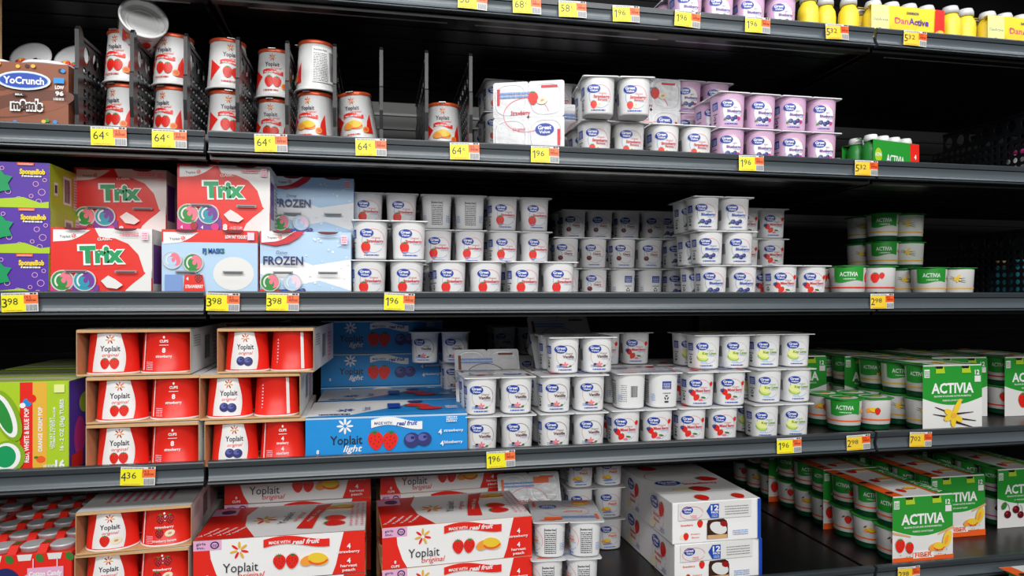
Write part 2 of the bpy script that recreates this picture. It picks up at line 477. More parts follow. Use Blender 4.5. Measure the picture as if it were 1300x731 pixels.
def gv_art(fl):
    t, c = FL[fl]; a = Art()
    pink = fl == 'light_blueberry'
    if pink: a.ell(4, -1, 18, 21, 'white')
    a.arc(5, -1, 18.5, 19.5, .7, -30, 120, 'rose' if fl not in ('vanilla', 'key_lime') else ('vanbrown' if fl == 'vanilla' else 'ltgrey'), 18)
    a.arc(5, -1, 18.5, 19.5, .6, 150, 320, 'paleblue' if fl != 'vanilla' else 'tan', 18)
    if fl in ('strawberry',):
        a.strawberry(-7.5, -12.5, 9.6); a.poly([(-12, -18), (0, -18), (-6, -22)], 'paleblue')
    if fl == 'strawberry_banana':
        a.banana(4, -14, 4.5); a.banana(-1, -16, 4); a.strawberry(-6, -15, 6.5)
    if fl == 'cherry': a.cherry(-9, -10, 5.2)
    if fl in ('blueberry', 'light_blueberry'):
        yb = -14 if fl == 'blueberry' else -13
        a.ell(-8, yb-2, 5, 2.2, 'leaf', 30); a.blueberry(-4, yb, 4.6); a.blueberry(4, yb-2.5, 4.4); a.blueberry(10, yb+.6, 4.2)
        if pink: a.ell(16, yb-1, 3.2, 3.2, 'magenta')
    if fl == 'mixed_berry':
        a.strawberry(-11, -6, 6.5, 30); a.strawberry(-5, -14, 6.2, -35, 'trixred'); a.blueberry(-15, -3, 3.4)
        a.ell(3, -18, 4, 2, 'rose'); a.strawberry(23, 10, 4, 0, 'red', False); a.ell(8, -14, 5, 1.6, 'leaf', -10, seg=10)
    if fl == 'vanilla':
        a.vanilla(2, -16, 6.2); a.lines(-13, -20, 2, -15, 2, 'paleblue', .5)
    if fl == 'key_lime':
        a.ell(-7, -7, 8.5, 10, 'paleyellow'); a.limefr(-5, -9, 8.6); a.ell(-3, -18, 6, 2, 'sky')
    if fl == 'peach': a.peachfr(-5, -12, 7); a.ell(-3, -18, 10, 2.4, 'paleblue', 5, seg=12)
    gv_oval(a, -5.5, 11.5)
    a.text('Original' if not pink else 'light', 9, 4.2 if not pink else 5.5, 2.8, c, w=13 if not pink else 8, shear=.25)
    w = {'Cherry': 17, 'Vanilla': 20, 'Peach': 17}.get(t, 27)
    a.text(t, 7.5, -1.2, 4.6, c, w=w, bold=.03)
    if fl == 'strawberry_banana': a.text('Banana', 9, -6.0, 3.6, c, w=16, bold=.018)
    a.lines(6 if fl != 'strawberry_banana' else 8, -8.6 if fl == 'strawberry_banana' else -6.6, 19, -4.4 if fl != 'strawberry_banana' else -7.4, 2, 'paleblue', .4)
    a.lines(-10, -25, 14, -22.8, 1, 'blue', .8)
    return a
def gv_side_art(v):
    a = Art()
    if v == 0:       # blue panel and recycling mark
        a.rect(-8, 3, 9, 17, 'gvblue'); a.lines(-6, 5, 7, 15, 4, 'white', .35)
        a.lines(-7, -5, 8, -3, 1, 'ink', .7)
        for t in (90, 210, 330): a.ell(math.cos(R(t))*3.0, -12+math.sin(R(t))*3.0, 2.9, 1.3, 'ink', t+90, seg=8)
        a.rect(-4, -21, 4, -18, 'ink')
    elif v == 1:     # nutrition panel
        a.text('Nutrition Facts', -1, 18, 3.2, 'ink', w=19, bold=.04); a.rect(-11, -23.5, -10.4, 21, 'ink'); a.rect(9, -23.5, 9.6, 21, 'ink')
        a.lines(-9.6, -23, 8.4, 15, 11, 'ink', .45, 5)
        a.lines(16, -18, 24, -4, 5, 'paleblue', .4)
    elif v == 2:     # barcode
        a.bars(-5, -10, 8, 10, 'ink'); a.lines(-22, -18, -12, 14, 9, 'grey', .35)
    return a
def gv_cup_mesh(fl, v):
    key = ('gvcup', fl, v)
    if key in PROTO: return PROTO[key]
    b = MB()
    body = 'gvpink' if fl == 'light_blueberry' else 'plastic_white'
    pr = [(GR0*.86, 0.0), (GR0*.97, .0012), (GR0, .004), (GR1, .0575), (GR1+.0006, CH-.001), (GR1+.0006, CH)]
    b.lathe(pr, body, 56, 3.0)
    mp = lambda ang: cup_map(GR0, .004, GR1, .0575, 3.0, ang=ang)
    fa = {'strawberry': -91, 'vanilla': -98, 'peach': -99, 'cherry': -102, 'strawberry_banana': -102}.get(fl, -106)
    b.art(gv_art(fl), mp(fa), 2.6)
    b.art(gv_side_art(0 if v == 0 else 2), mp(fa-66 if v == 0 else 180), 2.6)
    b.art(gv_side_art(1 if fl != 'mixed_berry' else (2 if v == 1 else 0)), mp(90), 2.6)
    b.art(gv_art(fl) if fl == 'peach' else gv_side_art(1), mp(14 if fl == 'peach' else 0), 2.6)
    PROTO[key] = b.mesh('cup_'+fl)
    return PROTO[key]
def gv_lid_mesh(fl):
    b = MB(); z0, z1 = CH, CH+.0016
    # four lid tabs with rounded corners and a diamond gap where they meet
    def rr(cx, cy, h, r):
        p = []
        for (sx, sy, a0) in ((1, 1, 0), (-1, 1, 90), (-1, -1, 180), (1, -1, 270)):
            for k in range(4):
                t = R(a0+k*30); p.append((cx+sx*(h-r)+r*math.cos(t), cy+sy*(h-r)+r*math.sin(t)))
        return p
    for cx in (-CP/2, CP/2):
        for cy in (-CP/2, CP/2):
            p = rr(cx, cy, CP/2-.0001, .0045); n = len(p); i = len(b.v)
            b.v += [(x, y, z0) for x, y in p]+[(x, y, z1) for x, y in p]
            b.face([i+k for k in range(n)][::-1], 'plastic_white'); b.face([i+n+k for k in range(n)], 'foil_white')
            for k in range(n): b.face((i+k, i+(k+1) % n, i+n+(k+1) % n, i+n+k), 'plastic_white')
            b.lathe([(GR1+.0002, z1+.0001), (GR1-.0016, z1+.0006), (GR1-.003, z1+.0002)], 'foil_white', 40, 3.0, cx, cy, False, False)
    a = Art(); t, c = FL[fl]
    a.arc(-4, 4, 40, 30, 1.2, 10, 330, 'rose' if fl != 'vanilla' else 'vanbrown', 30)
    a.rect(-55, 22, -50, 50, c); a.rect(50, -50, 55, -22, c); a.rect(22, 50, 50, 54, c)
    gv_oval(a, 28, -22, 1.5)
    a.text(t, -14, 8, 7, c, w=34, bold=.02, shear=.1); a.text('Original', -16, -20, 5, c, w=22, shear=.3)
    a.lines(-50, 34, 10, 46, 2, 'paleblue', .6)
    {'strawberry': lambda: a.strawberry(20, 30, 12), 'strawberry_banana': lambda: (a.banana(24, 28, 9), a.strawberry(8, 32, 11)), 'vanilla': lambda: a.vanilla(-30, -30, 12),
     'peach': lambda: (a.peachfr(-34, -34, 13), a.rect(10, 40, 40, 52, 'orange'), a.rect(-50, -52, -20, -44, 'orange')), 'key_lime': lambda: a.limefr(10, 30, 16), 'mixed_berry': lambda: (a.strawberry(-36, -34, 11), a.blueberry(-18, -40, 7))
     }.get(fl, lambda: a.blueberry(20, 30, 10))()
    b.art(a, face_map((0, 0, z1+.0003), (1, 0, 0), (0, 1, 0)))
    return b.mesh('lid_sheet_'+fl)
def build_gv(fl):
    root = empty('yogurt_cup_pack')
    obj('lid_sheet', gv_lid_mesh(fl), root)
    for i, (sx, sy) in enumerate(((-1, -1), (1, -1), (-1, 1), (1, 1))):
        obj('cup', gv_cup_mesh(fl, 0 if sx < 0 else 1), root, (sx*CP/2, sy*CP/2, 0))
    return root
FLW = {'strawberry': 'strawberry', 'strawberry_banana': 'strawberry banana', 'cherry': 'cherry', 'blueberry': 'blueberry', 'mixed_berry': 'mixed berry',
       'vanilla': 'vanilla', 'key_lime': 'key lime', 'peach': 'peach', 'light_blueberry': 'light blueberry'}
def gv(fl, X, Yf, shelf, level, label, group, rz=0.0, jx=0.0):
    o = make('gv', build_gv, fl)
    jit = ((hash((fl, round(X*1000), level)) % 7)-3)*0.35 if False else (random.random()-.5)*2.0
    return put(o, X+jx, Yf+CP, shelf, PH*level, (0, 0, rz+jit), label, 'yogurt pack', group)
def gv_lean(fl, X, Yf, shelf, dz, ang, label, group, rz=0.0):
    """pack standing on its side, lids to the front. dz = height of its centre"""
    o = make('gv', build_gv, fl)
    return put(o, X, Yf, shelf, dz, (ang, 0, rz), label, 'yogurt pack', group)

# --- shelf C: strawberry, cherry, blueberry, mixed berry
g = 'strawberry cup packs on the eye-level shelf'
gv('strawberry', .016, 1.116, 'C', 0, 'white strawberry cup pack, bottom front, right beside the pale blue carton', g)
gv('strawberry', .019, 1.116, 'C', 1, 'white strawberry cup pack, stacked second and furthest forward beside the pale blue carton', g)
gv('strawberry', .148, 1.116, 'C', 0, 'white strawberry cup pack, bottom front, second pack from the pale blue carton', g)
gv('strawberry', .276, 1.116, 'C', 0, 'white strawberry cup pack, bottom front, beside the cherry packs', g)
for k in range(3):
    gv('strawberry', .012, 1.25, 'C', k, ['white strawberry cup pack behind the front stack, at the bottom', 'white strawberry cup pack behind the front stack, in the middle', 'white strawberry cup pack showing over the front stack near the pale blue carton'][k], g)
    gv('strawberry', .139, 1.25, 'C', k, ['white strawberry cup pack, bottom of the stack with the turned top', 'white strawberry cup pack under the one turned to its nutrition panels', 'white cup pack on top, turned to show two black nutrition panels'][k], g, rz=180 if k == 2 else 0)
    gv('strawberry', .266, 1.255, 'C', k, ['white strawberry cup pack, bottom of the stack left of the cherry packs', 'white strawberry cup pack, middle of the stack left of the cherry packs', 'white strawberry cup pack, top of the stack left of the cherry packs'][k], g)
g = 'cherry cup packs on the eye-level shelf'
for k, w in enumerate(('bottom', 'middle', 'top')):
    gv('cherry', .420+(.030 if k == 2 else 0), 1.36+(.05 if k == 2 else 0), 'C', k, 'white cherry cup pack, %s of the stack beside the strawberry packs' % w, g)
    gv('cherry', .546+(.030 if k == 2 else 0), 1.36+(.05 if k == 2 else 0), 'C', k, 'white cherry cup pack, %s of the stack beside the blueberry packs' % w, g, rz=90 if k == 0 else 0)
g = 'blueberry cup packs on the eye-level shelf'
for k, w in enumerate(('bottom', 'middle', 'top')):
    gv('blueberry', .672+(.005 if k == 2 else 0), 1.36+(.05 if k == 2 else 0), 'C', k, 'white blueberry cup pack, %s of the rear stack next to the cherry packs' % w, g)
    gv('blueberry', .657-.008*k, 1.172, 'C', k, 'white blueberry cup pack, %s of the front three-high stack' % w, g)
    gv('mixed_berry', .806, 1.31, 'C', k, 'white mixed berry cup pack, %s of the stack behind, right of the blueberry stack' % w, 'mixed berry cup packs on the eye-level shelf')
gv('mixed_berry', .790, 1.15, 'C', 0, 'white mixed berry cup pack alone in front, right of the blueberry stack', 'mixed berry cup packs on the eye-level shelf')

# --- shelf B: strawberry banana and pink blueberry
g = 'strawberry banana cup packs on the upper shelf'
gv('strawberry_banana', .405, 1.116, 'B', 0, 'white strawberry banana cup pack, bottom front, left of the two', g)
gv('strawberry_banana', .533, 1.116, 'B', 0, 'white strawberry banana cup pack with a dented cup, beside the pink packs', g)
gv('strawberry_banana', .403, 1.075, 'B', 1, 'white strawberry banana cup pack stacked on top and jutting out over the rail', g, rz=-7)
gv_lean('strawberry_banana', .276, 1.200, 'B', .068, 90, 'cup pack standing on its side, white foil lids outward, next to the last divider', g, rz=-20)
gv_lean('strawberry_banana', .398, 1.318, 'B', .066, 90, 'cup pack on its side, foil lids half hidden by the jutting strawberry banana pack', g)
gv_lean('strawberry_banana', .527, 1.318, 'B', .0625+PH, 90, 'cup pack on its side behind the jutting strawberry banana pack, lid edge showing', g)
gv('strawberry_banana', .527, 1.250, 'B', 0, 'white strawberry banana cup pack at the bottom behind the front pair', g)
for k, w in enumerate(('bottom', 'middle', 'top')):
    gv('strawberry_banana', .268, 1.33, 'B', k, 'strawberry banana cup pack in the shade behind the sideways pack, %s' % w, g)
    gv('strawberry_banana', .397, 1.33, 'B', k, 'strawberry banana cup pack in the shade behind the jutting pack, %s' % w, g)
for k in range(2):
    gv('strawberry_banana', .205, 1.47, 'B', k, 'strawberry banana cup pack at the very back by the last divider, %s' % ('bottom', 'top')[k], g)
gv('strawberry_banana', .045, 1.50, 'B', 0, 'lone white cup pack far back in the empty divider slot', g)
g = 'pink light blueberry cup packs'
for k, w in enumerate(('lower', 'upper')):
    gv('light_blueberry', .662, 1.118, 'B', k, 'pink light blueberry cup pack, %s one of the left front stack' % w, g)
    gv('light_blueberry', .788, 1.118, 'B', k, 'pink light blueberry cup pack, %s one of the right front stack' % w, g)
for k, w in enumerate(('bottom', 'middle', 'top')):
    gv('light_blueberry', .648, 1.262, 'B', k, 'pink light blueberry cup pack, %s of the shaded stack behind' % w, g)
for k, x in enumerate((.578, .704)):
    gv('light_blueberry', x, 1.118, 'A', 0, 'pink light blueberry cup pack at the top edge, %s of the pair' % ('left', 'right')[k], 'pink cup packs on the top shelf')

# --- shelf D
g = 'vanilla cup packs'
gv('vanilla', .203, 1.116, 'D', 0, 'white vanilla cup pack, bottom front, touching the bright blue box', g)
gv('vanilla', .201, 1.116, 'D', 1, 'white vanilla cup pack stacked second beside the bright blue box', g)
gv('vanilla', .331, 1.116, 'D', 0, 'white vanilla cup pack, bottom of the three-high front stack', g)
gv('vanilla', .331, 1.116, 'D', 1, 'white vanilla cup pack, middle of the three-high front stack', g)
gv('vanilla', .352, 1.132, 'D', 2, 'white vanilla cup pack, top of the three-high front stack', g)
gv_lean('vanilla', .203, 1.312, 'D', .080, 66, 'vanilla cup pack tipped back with shiny ringed lids showing behind the left vanilla stack', g)
for k in range(1):
    gv('vanilla', .336, 1.262, 'D', k, 'white vanilla cup pack behind the three-high stack, %s' % ('bottom', 'second')[k], g)
gv_lean('vanilla', .352, 1.325, 'D', .135, 50, 'vanilla cup pack tipped back on top, pale lid edge showing over the three-high stack', g)
for k in range(2): gv('vanilla', .190, 1.40, 'D', k, 'vanilla cup pack in the rear stack behind the bright blue box, %s' % ('bottom', 'middle')[k], g)
gv('vanilla', .128, 1.36, 'D', 2, 'vanilla cup pack on top of the rear stack, overhanging the dark blue boxes', g, rz=-6)
for k in range(3): gv('vanilla', .318, 1.535, 'D', k, 'vanilla cup pack at the far back, %s of its stack' % ('bottom', 'middle', 'top')[k], g)
g = 'mixed berry cup packs on the lower shelf'
gv('mixed_berry', .462, 1.125, 'D', 0, 'white mixed berry cup pack, bottom front, beside the vanilla stack', g)
gv('mixed_berry', .590, 1.125, 'D', 0, 'white mixed berry cup pack, bottom front, beside the key lime stack', g)
gv('mixed_berry', .473, 1.125, 'D', 1, 'white cup pack turned backwards showing a barcode and blue panel', g, rz=180)
gv('mixed_berry', .606, 1.125, 'D', 1, 'white mixed berry cup pack, stacked second beside the key lime stack', g)
for k, w in enumerate(('bottom', 'middle', 'top')):
    gv('mixed_berry', .475, 1.262, 'D', k, 'mixed berry cup pack in the dark rear row, %s, left stack' % w, g)
    if k < 2: gv('mixed_berry', .605, 1.262, 'D', k, 'mixed berry cup pack in the dark rear row, %s, right stack' % w, g)
g = 'key lime cup packs'
gv('key_lime', .742, 1.135, 'D', 0, 'white key lime cup pack, bottom of the right stack', g)
gv('key_lime', .750, 1.14, 'D', 1, 'white key lime cup pack, middle of the right stack', g)
gv('key_lime', .758, 1.155, 'D', 2, 'white key lime cup pack, top of the right stack', g)
gv('key_lime', .630, 1.15, 'D', 2, 'white key lime cup pack resting on the mixed berry packs', g)

# --- shelf E peach
g = 'peach cup packs'
gv('peach', .322, 1.118, 'E', 0, 'white peach cup pack, lower front one, with nutrition panels outward', g, rz=176)
gv('peach', .329, 1.116, 'E', 1, 'white peach cup pack, upper front one, with nutrition panels outward', g, rz=172)
gv_lean('peach', .290, 1.338, 'E', .084, 66, 'peach cup pack tipped back showing crinkled foil lids under the rail', g)
for k, w in enumerate(('bottom', 'middle', 'top')):
    gv('peach', .432, 1.302, 'E', k, 'white peach cup pack, %s of the stack beside the white twelve-pack boxes' % w, g)

# ---- round green and white cups
AP = 0.066; AH = 0.0622; APH = 0.064; AR0, AR1 = 0.0285, 0.0315
def act_art(v, fl):
    a = Art()
    stripe = {'vanilla': 'gold', 'peach': 'orange', 'strawberry': 'red', 'fiber': 'orange', 'cherry': 'magenta'}[fl]
    for s in range(8): a.rect(-100+s*25, -16.6, -75+s*25, -13.6, stripe)
    if v == 'green':
        p = [(-46, 25.5), (12, 25.5)]+[(12-k*5.8, -3+2.5*math.sin(k*.6)) for k in range(11)]
        a.poly(p[::1], 'actgreen')
        a.text('ACTIVIA', -18, 11, 8.2, 'white', w=33, bold=.015); a.lines(-28, 1, -6, 3.6, 1, 'white', .5)
        fx = 27
    elif v == 'both':
        p = [(-60, 25.5), (30, 25.5)]+[(30-k*9, -4+3*math.sin(k*.6)) for k in range(11)]
        a.poly(p, 'actgreen'); a.text('ACTIVIA', -34, 11, 8, 'white', w=30, bold=.015)
        a.text('12', -12, 12, 6, 'white', bold=.02); fx = -16
    else: fx = -22
    fy = 4 if v != 'both' else -3
    r = 8.5 if v != 'both' else 6
    for q in (0, 94):
        if fl == 'vanilla': a.vanilla_big(fx+q, fy, r*.85)
        elif fl == 'strawberry': a.strawberry(fx-3+q, fy, r*1.15); a.strawberry(fx+9+q, fy+4, r*.7)
        elif fl == 'peach': a.peachfr(fx+q, fy, r); a.strawberry(fx+9+q, fy-2, r*.8)
        elif fl == 'cherry': a.cherry(fx+q, fy, r*.8); a.cherry(fx+9+q, fy+2, r*.7)
        else: (a.strawberry(fx+q, fy-1, r) if v != 'fruit2' else a.peachfr(fx+q, fy-1, r)); a.ell(fx-9+q, fy+5, 4, 1.5, 'brown', 40, seg=8)
    return a
def act_cup_mesh(v, fl):
    key = ('actcup', v, fl)
    if key in PROTO: return PROTO[key]
    b = MB()
    pr = [(AR0*.84, 0), (AR0*.95, .0015), (AR0*.98, .005), (AR0+.0003, .0125), (AR0+.0006, .0128), (AR1, .060), (AR1+.0005, AH)]
    b.lathe(pr, 'offwhite', 48, 2.3, mats=['dkgreen', 'dkgreen', 'dkgreen', 'dkgreen', 'offwhite', 'actgreen'])
    b.art(act_art(v, fl), cup_map(AR0+.0006, .0128, AR1, .060, 2.3, base=.0003), 3.0)
    PROTO[key] = b.mesh('round_cup'); return PROTO[key]
def act_lid_mesh(fl, nx=2, ny=2):
    b = MB()
    for i in range(nx):
        for j in range(ny):
            cx = (i-(nx-1)/2)*AP; cy = (j-(ny-1)/2)*AP
            b.lathe([(AP/2-.0004, AH), (AP/2-.0001, AH+.0005), (AP/2-.0004, AH+.0014), (AP/2-.004, AH+.0016)], 'actgreen', 40, 3.6, cx, cy)
            a = Art(); a.ell(0, 0, 26, 26, 'offwhite'); a.ell(0, 4, 22, 15, 'actgreen')
            (a.vanilla(0, -8, 7) if fl == 'vanilla' else a.peachfr(0, -8, 8) if fl == 'peach' else a.strawberry(0, -6, 9))
            b.art(a, face_map((cx, cy, AH+.0016), (1, 0, 0), (0, 1, 0)))
    return b.mesh('scalloped_lid')
def build_act4(fl):
    root = empty('yogurt_cup_pack')
    obj('lid_sheet', act_lid_mesh(fl), root)
    for (sx, sy, v) in ((-1, -1, 'green'), (1, -1, 'fruit'), (-1, 1, 'fruit'), (1, 1, 'green')):
        obj('cup', act_cup_mesh(v, fl), root, (sx*AP/2, sy*AP/2, 0))
    return root
def act4(fl, X, Y, shelf, level, label, group, rz=0):       # X, Y = front left cup centre
    return put(make('act4', build_act4, fl), X+AP/2, Y+AP/2, shelf, APH*level, (0, 0, rz), label, 'yogurt pack', group)
g = 'green and white vanilla cup packs'
act4('vanilla', 1.124, 1.215, 'C', 0, 'green and white vanilla cup pack alone at the front, eye-level shelf', g)
for k, w in enumerate(('bottom', 'middle', 'top')):
    act4('vanilla', 1.128, 1.352, 'C', k, 'green and white vanilla cup pack, %s of the three-high stack' % w, g)
act4('strawberry', .872+.034, 1.180, 'C', 0, 'green and white cup pack with big strawberries beside the mixed berry pack', 'green and white strawberry cup packs')
act4('peach', .905, 1.190, 'D', 0, 'green and white peach cup pack in front, lower shelf beside the key lime stack', 'green and white peach cup packs')

def act12_front(fl):
    a = Art(); W, H = 67.5, 64
    a.rect(-W, -H, W, H, 'offwhite')
    p = [(-W, H), (W, H), (W, 2)] + [(W-k*W/6, 2-14*math.sin(PI*k/12)) for k in range(1, 12)] + [(-W, 2)]
    a.poly(p[::-1], 'actgreen')
    a.text('ACTIVIA', 0, 21, 19, 'white', w=96, bold=.03)
    a.text('BILLIONS OF LIVE AND ACTIVE PROBIOTICS', 0, 5.5, 3, 'white', w=84, bold=.02); a.text('PROBIOTIC LOW FAT YOGURT', 0, -3, 3, 'white', w=46, bold=.02)
    a.rect(-W+3, H-22, -W+15, H-6, 'offwhite'); a.lines(-W+4, H-20, -W+14, H-8, 4, 'green', .5)
    a.text('12', W-12, H-13, 9, 'white', bold=.03); a.rect(W-18, H-32, W-4, H-20, 'offwhite')
    for sx in (-31, 28):
        a.poly([(sx-8, H), (sx+10, H), (sx+13, H-14), (sx-8, H-14)], 'lime'); a.poly([(sx-9, H), (sx+9, H), (sx+7, H-5), (sx-7, H-5)], 'black')
    if fl == 'vanilla': a.vanilla_big(0, -32, 23)
    elif fl == 'fiber':
        a.rect(-W, -H, W, -H+13, 'orange'); a.rect(-23, -H+10, 23, -H+23, 'white'); a.text('FIBER', 0, -H+16.5, 9, 'orange', w=38, bold=.03)
        a.poly([(-W, 0), (-30, -10), (-28, -13), (-W, -5)], 'skin'); a.poly([(W, 5), (34, -8), (32, -12), (W, 0)], 'skin')
        a.strawberry(-52, -28, 13); a.strawberry(-31, -33, 11, 10); a.peachfr(30, -34, 13); a.ell(52, -20, 9, 17, 'yellow', -20); a.ell(50, -22, 4, 10, 'peach', -20)
        rnd = random.Random(4)
        for k in range(16): a.ell(rnd.uniform(-60, 60), rnd.uniform(-50, -38), 1.2, .9, 'brown', seg=6)
    elif fl == 'cherry':
        a.cherry(-42, -34, 9); a.cherry(-20, -24, 9); a.cherry(-8, -36, 8); a.ell(-52, -14, 9, 6, 'leaf', 60); a.peachfr(36, -32, 15)
    else: a.strawberry(-20, -30, 16); a.strawberry(20, -36, 14)
    return a
def build_act12(fl):
    root = empty('yogurt_carton_pack')
    W = .0655; D = 3*AP/2; H = .128
    b = MB()
    b.box(-W, W, -D-.0025, -D-.0012, 0.0, H+.001, 'offwhite')
    # top panel, the green edges folded, with gaps where the cups show
    b.box(-W, W, -D-.0024, D+.0024, H+.0012, H+.0022, 'offwhite')
    a = Art()
    a.rect(-67, -100, -40, 100, 'actgreen' if fl != 'fiber' else 'orange'); a.rect(38, -100, 67, 100, 'actgreen'); a.rect(30, -100, 37, 100, 'orange' if fl == 'fiber' else 'lime')
    a.text('ACTIVIA', 52, 40, 16, 'white', w=84, rot=-90, bold=.01); a.text('ACTIVIA', 52, -50, 16, 'white', w=84, rot=-90, bold=.01)
    for q in (-70, 0, 70):
        (a.vanilla_big(-5, q, 17) if fl == 'vanilla' else (a.strawberry(-20, q, 11), a.peachfr(8, q+12, 12)))
        a.ell(-56, q-10, 8, 5, 'black')
    b.art(a, face_map((0, 0, H+.0022), (1, 0, 0), (0, 1, 0)))
    b.art(act12_front(fl), face_map((0, -D-.0025, .064), (1, 0, 0), (0, 0, 1)))
    obj('carton', b.mesh('carton_wrap'), root)
    for lv in (0, 1):
        obj('lid_sheet', act_lid_mesh_c(fl), root, (0, 0, lv*APH))
        for j in range(3):
            for i in (0, 1):
                v = ('both', 'green')[(j+i) % 2] if lv else ('fruit', 'fruit2' if fl == 'fiber' else 'fruit')[(j+i) % 2]
                obj('cup', act_cup_mesh(v, fl), root, ((i-.5)*AP, (j-1)*AP, lv*APH))
    return root
def act_lid_mesh_c(fl):
    key = ('lid12', fl)
    if key not in PROTO: PROTO[key] = act_lid_mesh(fl, 2, 3)
    return PROTO[key]
def act12(fl, X, Yf, shelf, label, group, rz=0, dz=0):
    return put(make('act12', build_act12, fl), X, Yf+3*AP/2+.003, shelf, dz, (0, 0, rz), label, 'yogurt carton', group)
g = 'green twelve-cup cartons on the lower right shelf'
act12('vanilla', 1.098, 1.128, 'D', 'green and white vanilla twelve-cup carton, large, at the front', g)
act12('vanilla', 1.085, 1.334, 'D', 'vanilla twelve-cup carton directly behind the large front vanilla carton', g)
act12('vanilla', 1.256, 1.265, 'D', 'vanilla twelve-cup carton showing as a sliver right of the front vanilla carton', g, rz=-4)
act12('strawberry', 1.418, 1.25, 'D', 'strawberry twelve-cup carton at the right edge of the picture', g)
act12('vanilla', .925, 1.362, 'D', 'shaded vanilla twelve-cup carton behind the peach cup pack', g)
act12('strawberry', 1.24, 1.50, 'D', 'green twelve-cup carton in the dark at the very back', g) if False else None
g = 'green twelve-cup cartons on the bottom right shelf'
act12('fiber', 1.031, 1.128, 'E', 'green and orange fiber twelve-cup carton at the front with strawberries', g)
act12('fiber', 1.031, 1.333, 'E', 'fiber twelve-cup carton right behind the front fiber carton', g)
act12('fiber', 1.026, 1.538, 'E', 'fiber twelve-cup carton, rearmost in the dark of its row', g)
act12('fiber', 1.216, 1.235, 'E', 'fiber twelve-cup carton one place right of the front one, further back', g)
act12('fiber', 1.210, 1.445, 'E', 'fiber twelve-cup carton behind the second fiber carton', g)
act12('cherry', 1.412, 1.262, 'E', 'green twelve-cup carton with dark cherries at the right edge', g)
act12('cherry', 1.412, 1.475, 'E', 'cherry twelve-cup carton behind the one with dark cherries', g)
act12('fiber', 1.225, .882, 'F', 'green carton on the lowest deck, under the one peeking over', 'green cartons on the lowest deck')
o = act12('fiber', 1.225, .882, 'F', 'green carton top peeking over at the bottom right corner', 'green cartons on the lowest deck', dz=.131)

# ---- single tapered cups between the dividers
SH = .086; SR0, SR1 = .0345, .0275
def single_art(fruit):
    a = Art()
    a.burst(0, 26, 6.5)
    a.text('Yoplait', 0, 14, 7, 'ink', w=26, bold=.02); a.text('original', 8, 7.5, 4, 'red', w=18, shear=.4)
    a.ribbon(1, 0.5, 36, 6.5, 'red', 'made with real fruit')
    a.poly([(-17, -8), (-34, -30), (-34, 6)], 'red'); a.poly([(20, -30), (33, -30), (31, 4), (24, -10)], 'red')
    if fruit == 'strawberry': a.strawberry(-5, -16, 9.5); a.strawberry(8, -17, 9)
    else: a.peachfr(0, -15, 12); a.ell(-8, -18, 7, 5, 'peach')
    a.ell(20, -24, 5.2, 5.2, 'peach'); a.ell(20, -24, 3.4, 3.4, 'orange'); a.lines(-14, -32, 10, -29.5, 1, 'red', .7)
    # nutrition side
    a.rect(52, -30, 90, 30, 'white'); a.text('Nutrition Facts', 66, 25, 3, 'ink', w=24, bold=.03); a.lines(54, -28, 78, 21, 17, 'ink', .42, 9); a.bars(82, -26, 94, 24, 'ink')
    return a
def build_single(fruit):
    root = empty('yogurt_cup')
    b = MB()
    b.lathe([(SR0-.003, .0035), (SR0-.002, .0), (SR0+.0008, .0), (SR0+.0012, .0025), (SR0-.001, .0032), (SR0-.0018, .006), (SR1, .080), (SR1+.0012, .0812), (SR1+.001, .083), (SR1-.001, .0835)], 'plastic_white', 56, 2.0, cap0=False)
    b.lathe([(SR0-.003, .0035), (SR0-.0045, .010), (SR0-.010, .0125), (SR0-.012, .0118), (SR0-.014, .0130), (.006, .0140)], 'plastic_white', 40, 2.0, cap0=False, cap1=True, smooth=False)
    b.art(single_art(fruit), cup_map(SR0-.0018, .006, SR1, .080, 2.0), 3.0)
    obj('cup', b.mesh('single_cup'), root)
    f = MB()
    f.lathe([(SR1+.0010, .0785), (SR1+.0018, .0815), (SR1+.0016, .0840), (SR1-.002, .0852), (SR1-.005, .0846)], 'foil_orange', 56, 2.0, cap0=False)
    f.box(-.006, .006, -SR1-.006, -SR1, .0825, .0835, 'foil_silver')
    obj('foil_lid', f.mesh('foil_lid'), root)
    return root
def single(fruit, X, Y, dz, label, rz=0, rot=None):
    o = make('single', build_single, fruit)
    return put(o, X, Y, 'B', dz, rot or (0, 0, rz), label, 'yogurt cup', 'single yogurt cups between the dividers')
DX = [-.441, -.3655, -.29, -.2145, -.141, -.068, .005, .078, .151]
slot = [(DX[i]+DX[i+1])/2 for i in range(8)]
TRAY = .015
ty = MB(); ty.box(-.438, .160, 1.140, 1.40, .0004, TRAY, 'shelf_black', .001)
put(obj('feed_tray', ty.mesh('feed_tray')), 0, 0, 'B', 0, label='flat black tray under the divider rows, raising the white cups', cat='tray')
for (i, dx, Y, f, rz, w) in ((0, 0, 1.210, 'strawberry', -26, 'first slot from the left'), (1, -.003, 1.210, 'strawberry', -24, 'second slot from the left'),
                         (2, .003, 1.215, 'strawberry', 14, 'third slot from the left'), (3, 0, 1.250, 'strawberry', -8, 'shaded fourth slot'), (4, 0, 1.195, 'peach', -22, 'fifth slot')):
    single(f, slot[i]+dx, Y, TRAY, 'white and red yogurt cup, lower of the stack in the %s' % w, rz)
    single(f, slot[i]+.001+dx, Y-.001, TRAY+SH-.0002, ('white cup turned to its nutrition panel, on top in the fifth slot' if i == 4 else 'white and red yogurt cup, upper of the stack in the %s' % w), -100 if i == 4 else rz+5)
    single(f, slot[i]+dx*0, Y+.085, TRAY, 'yogurt cup behind the front stack in the %s' % w, rz)
single('peach', slot[5], 1.205, TRAY+.007, 'single peach yogurt cup leaning slightly to the left', rot=(2, -6, -12))
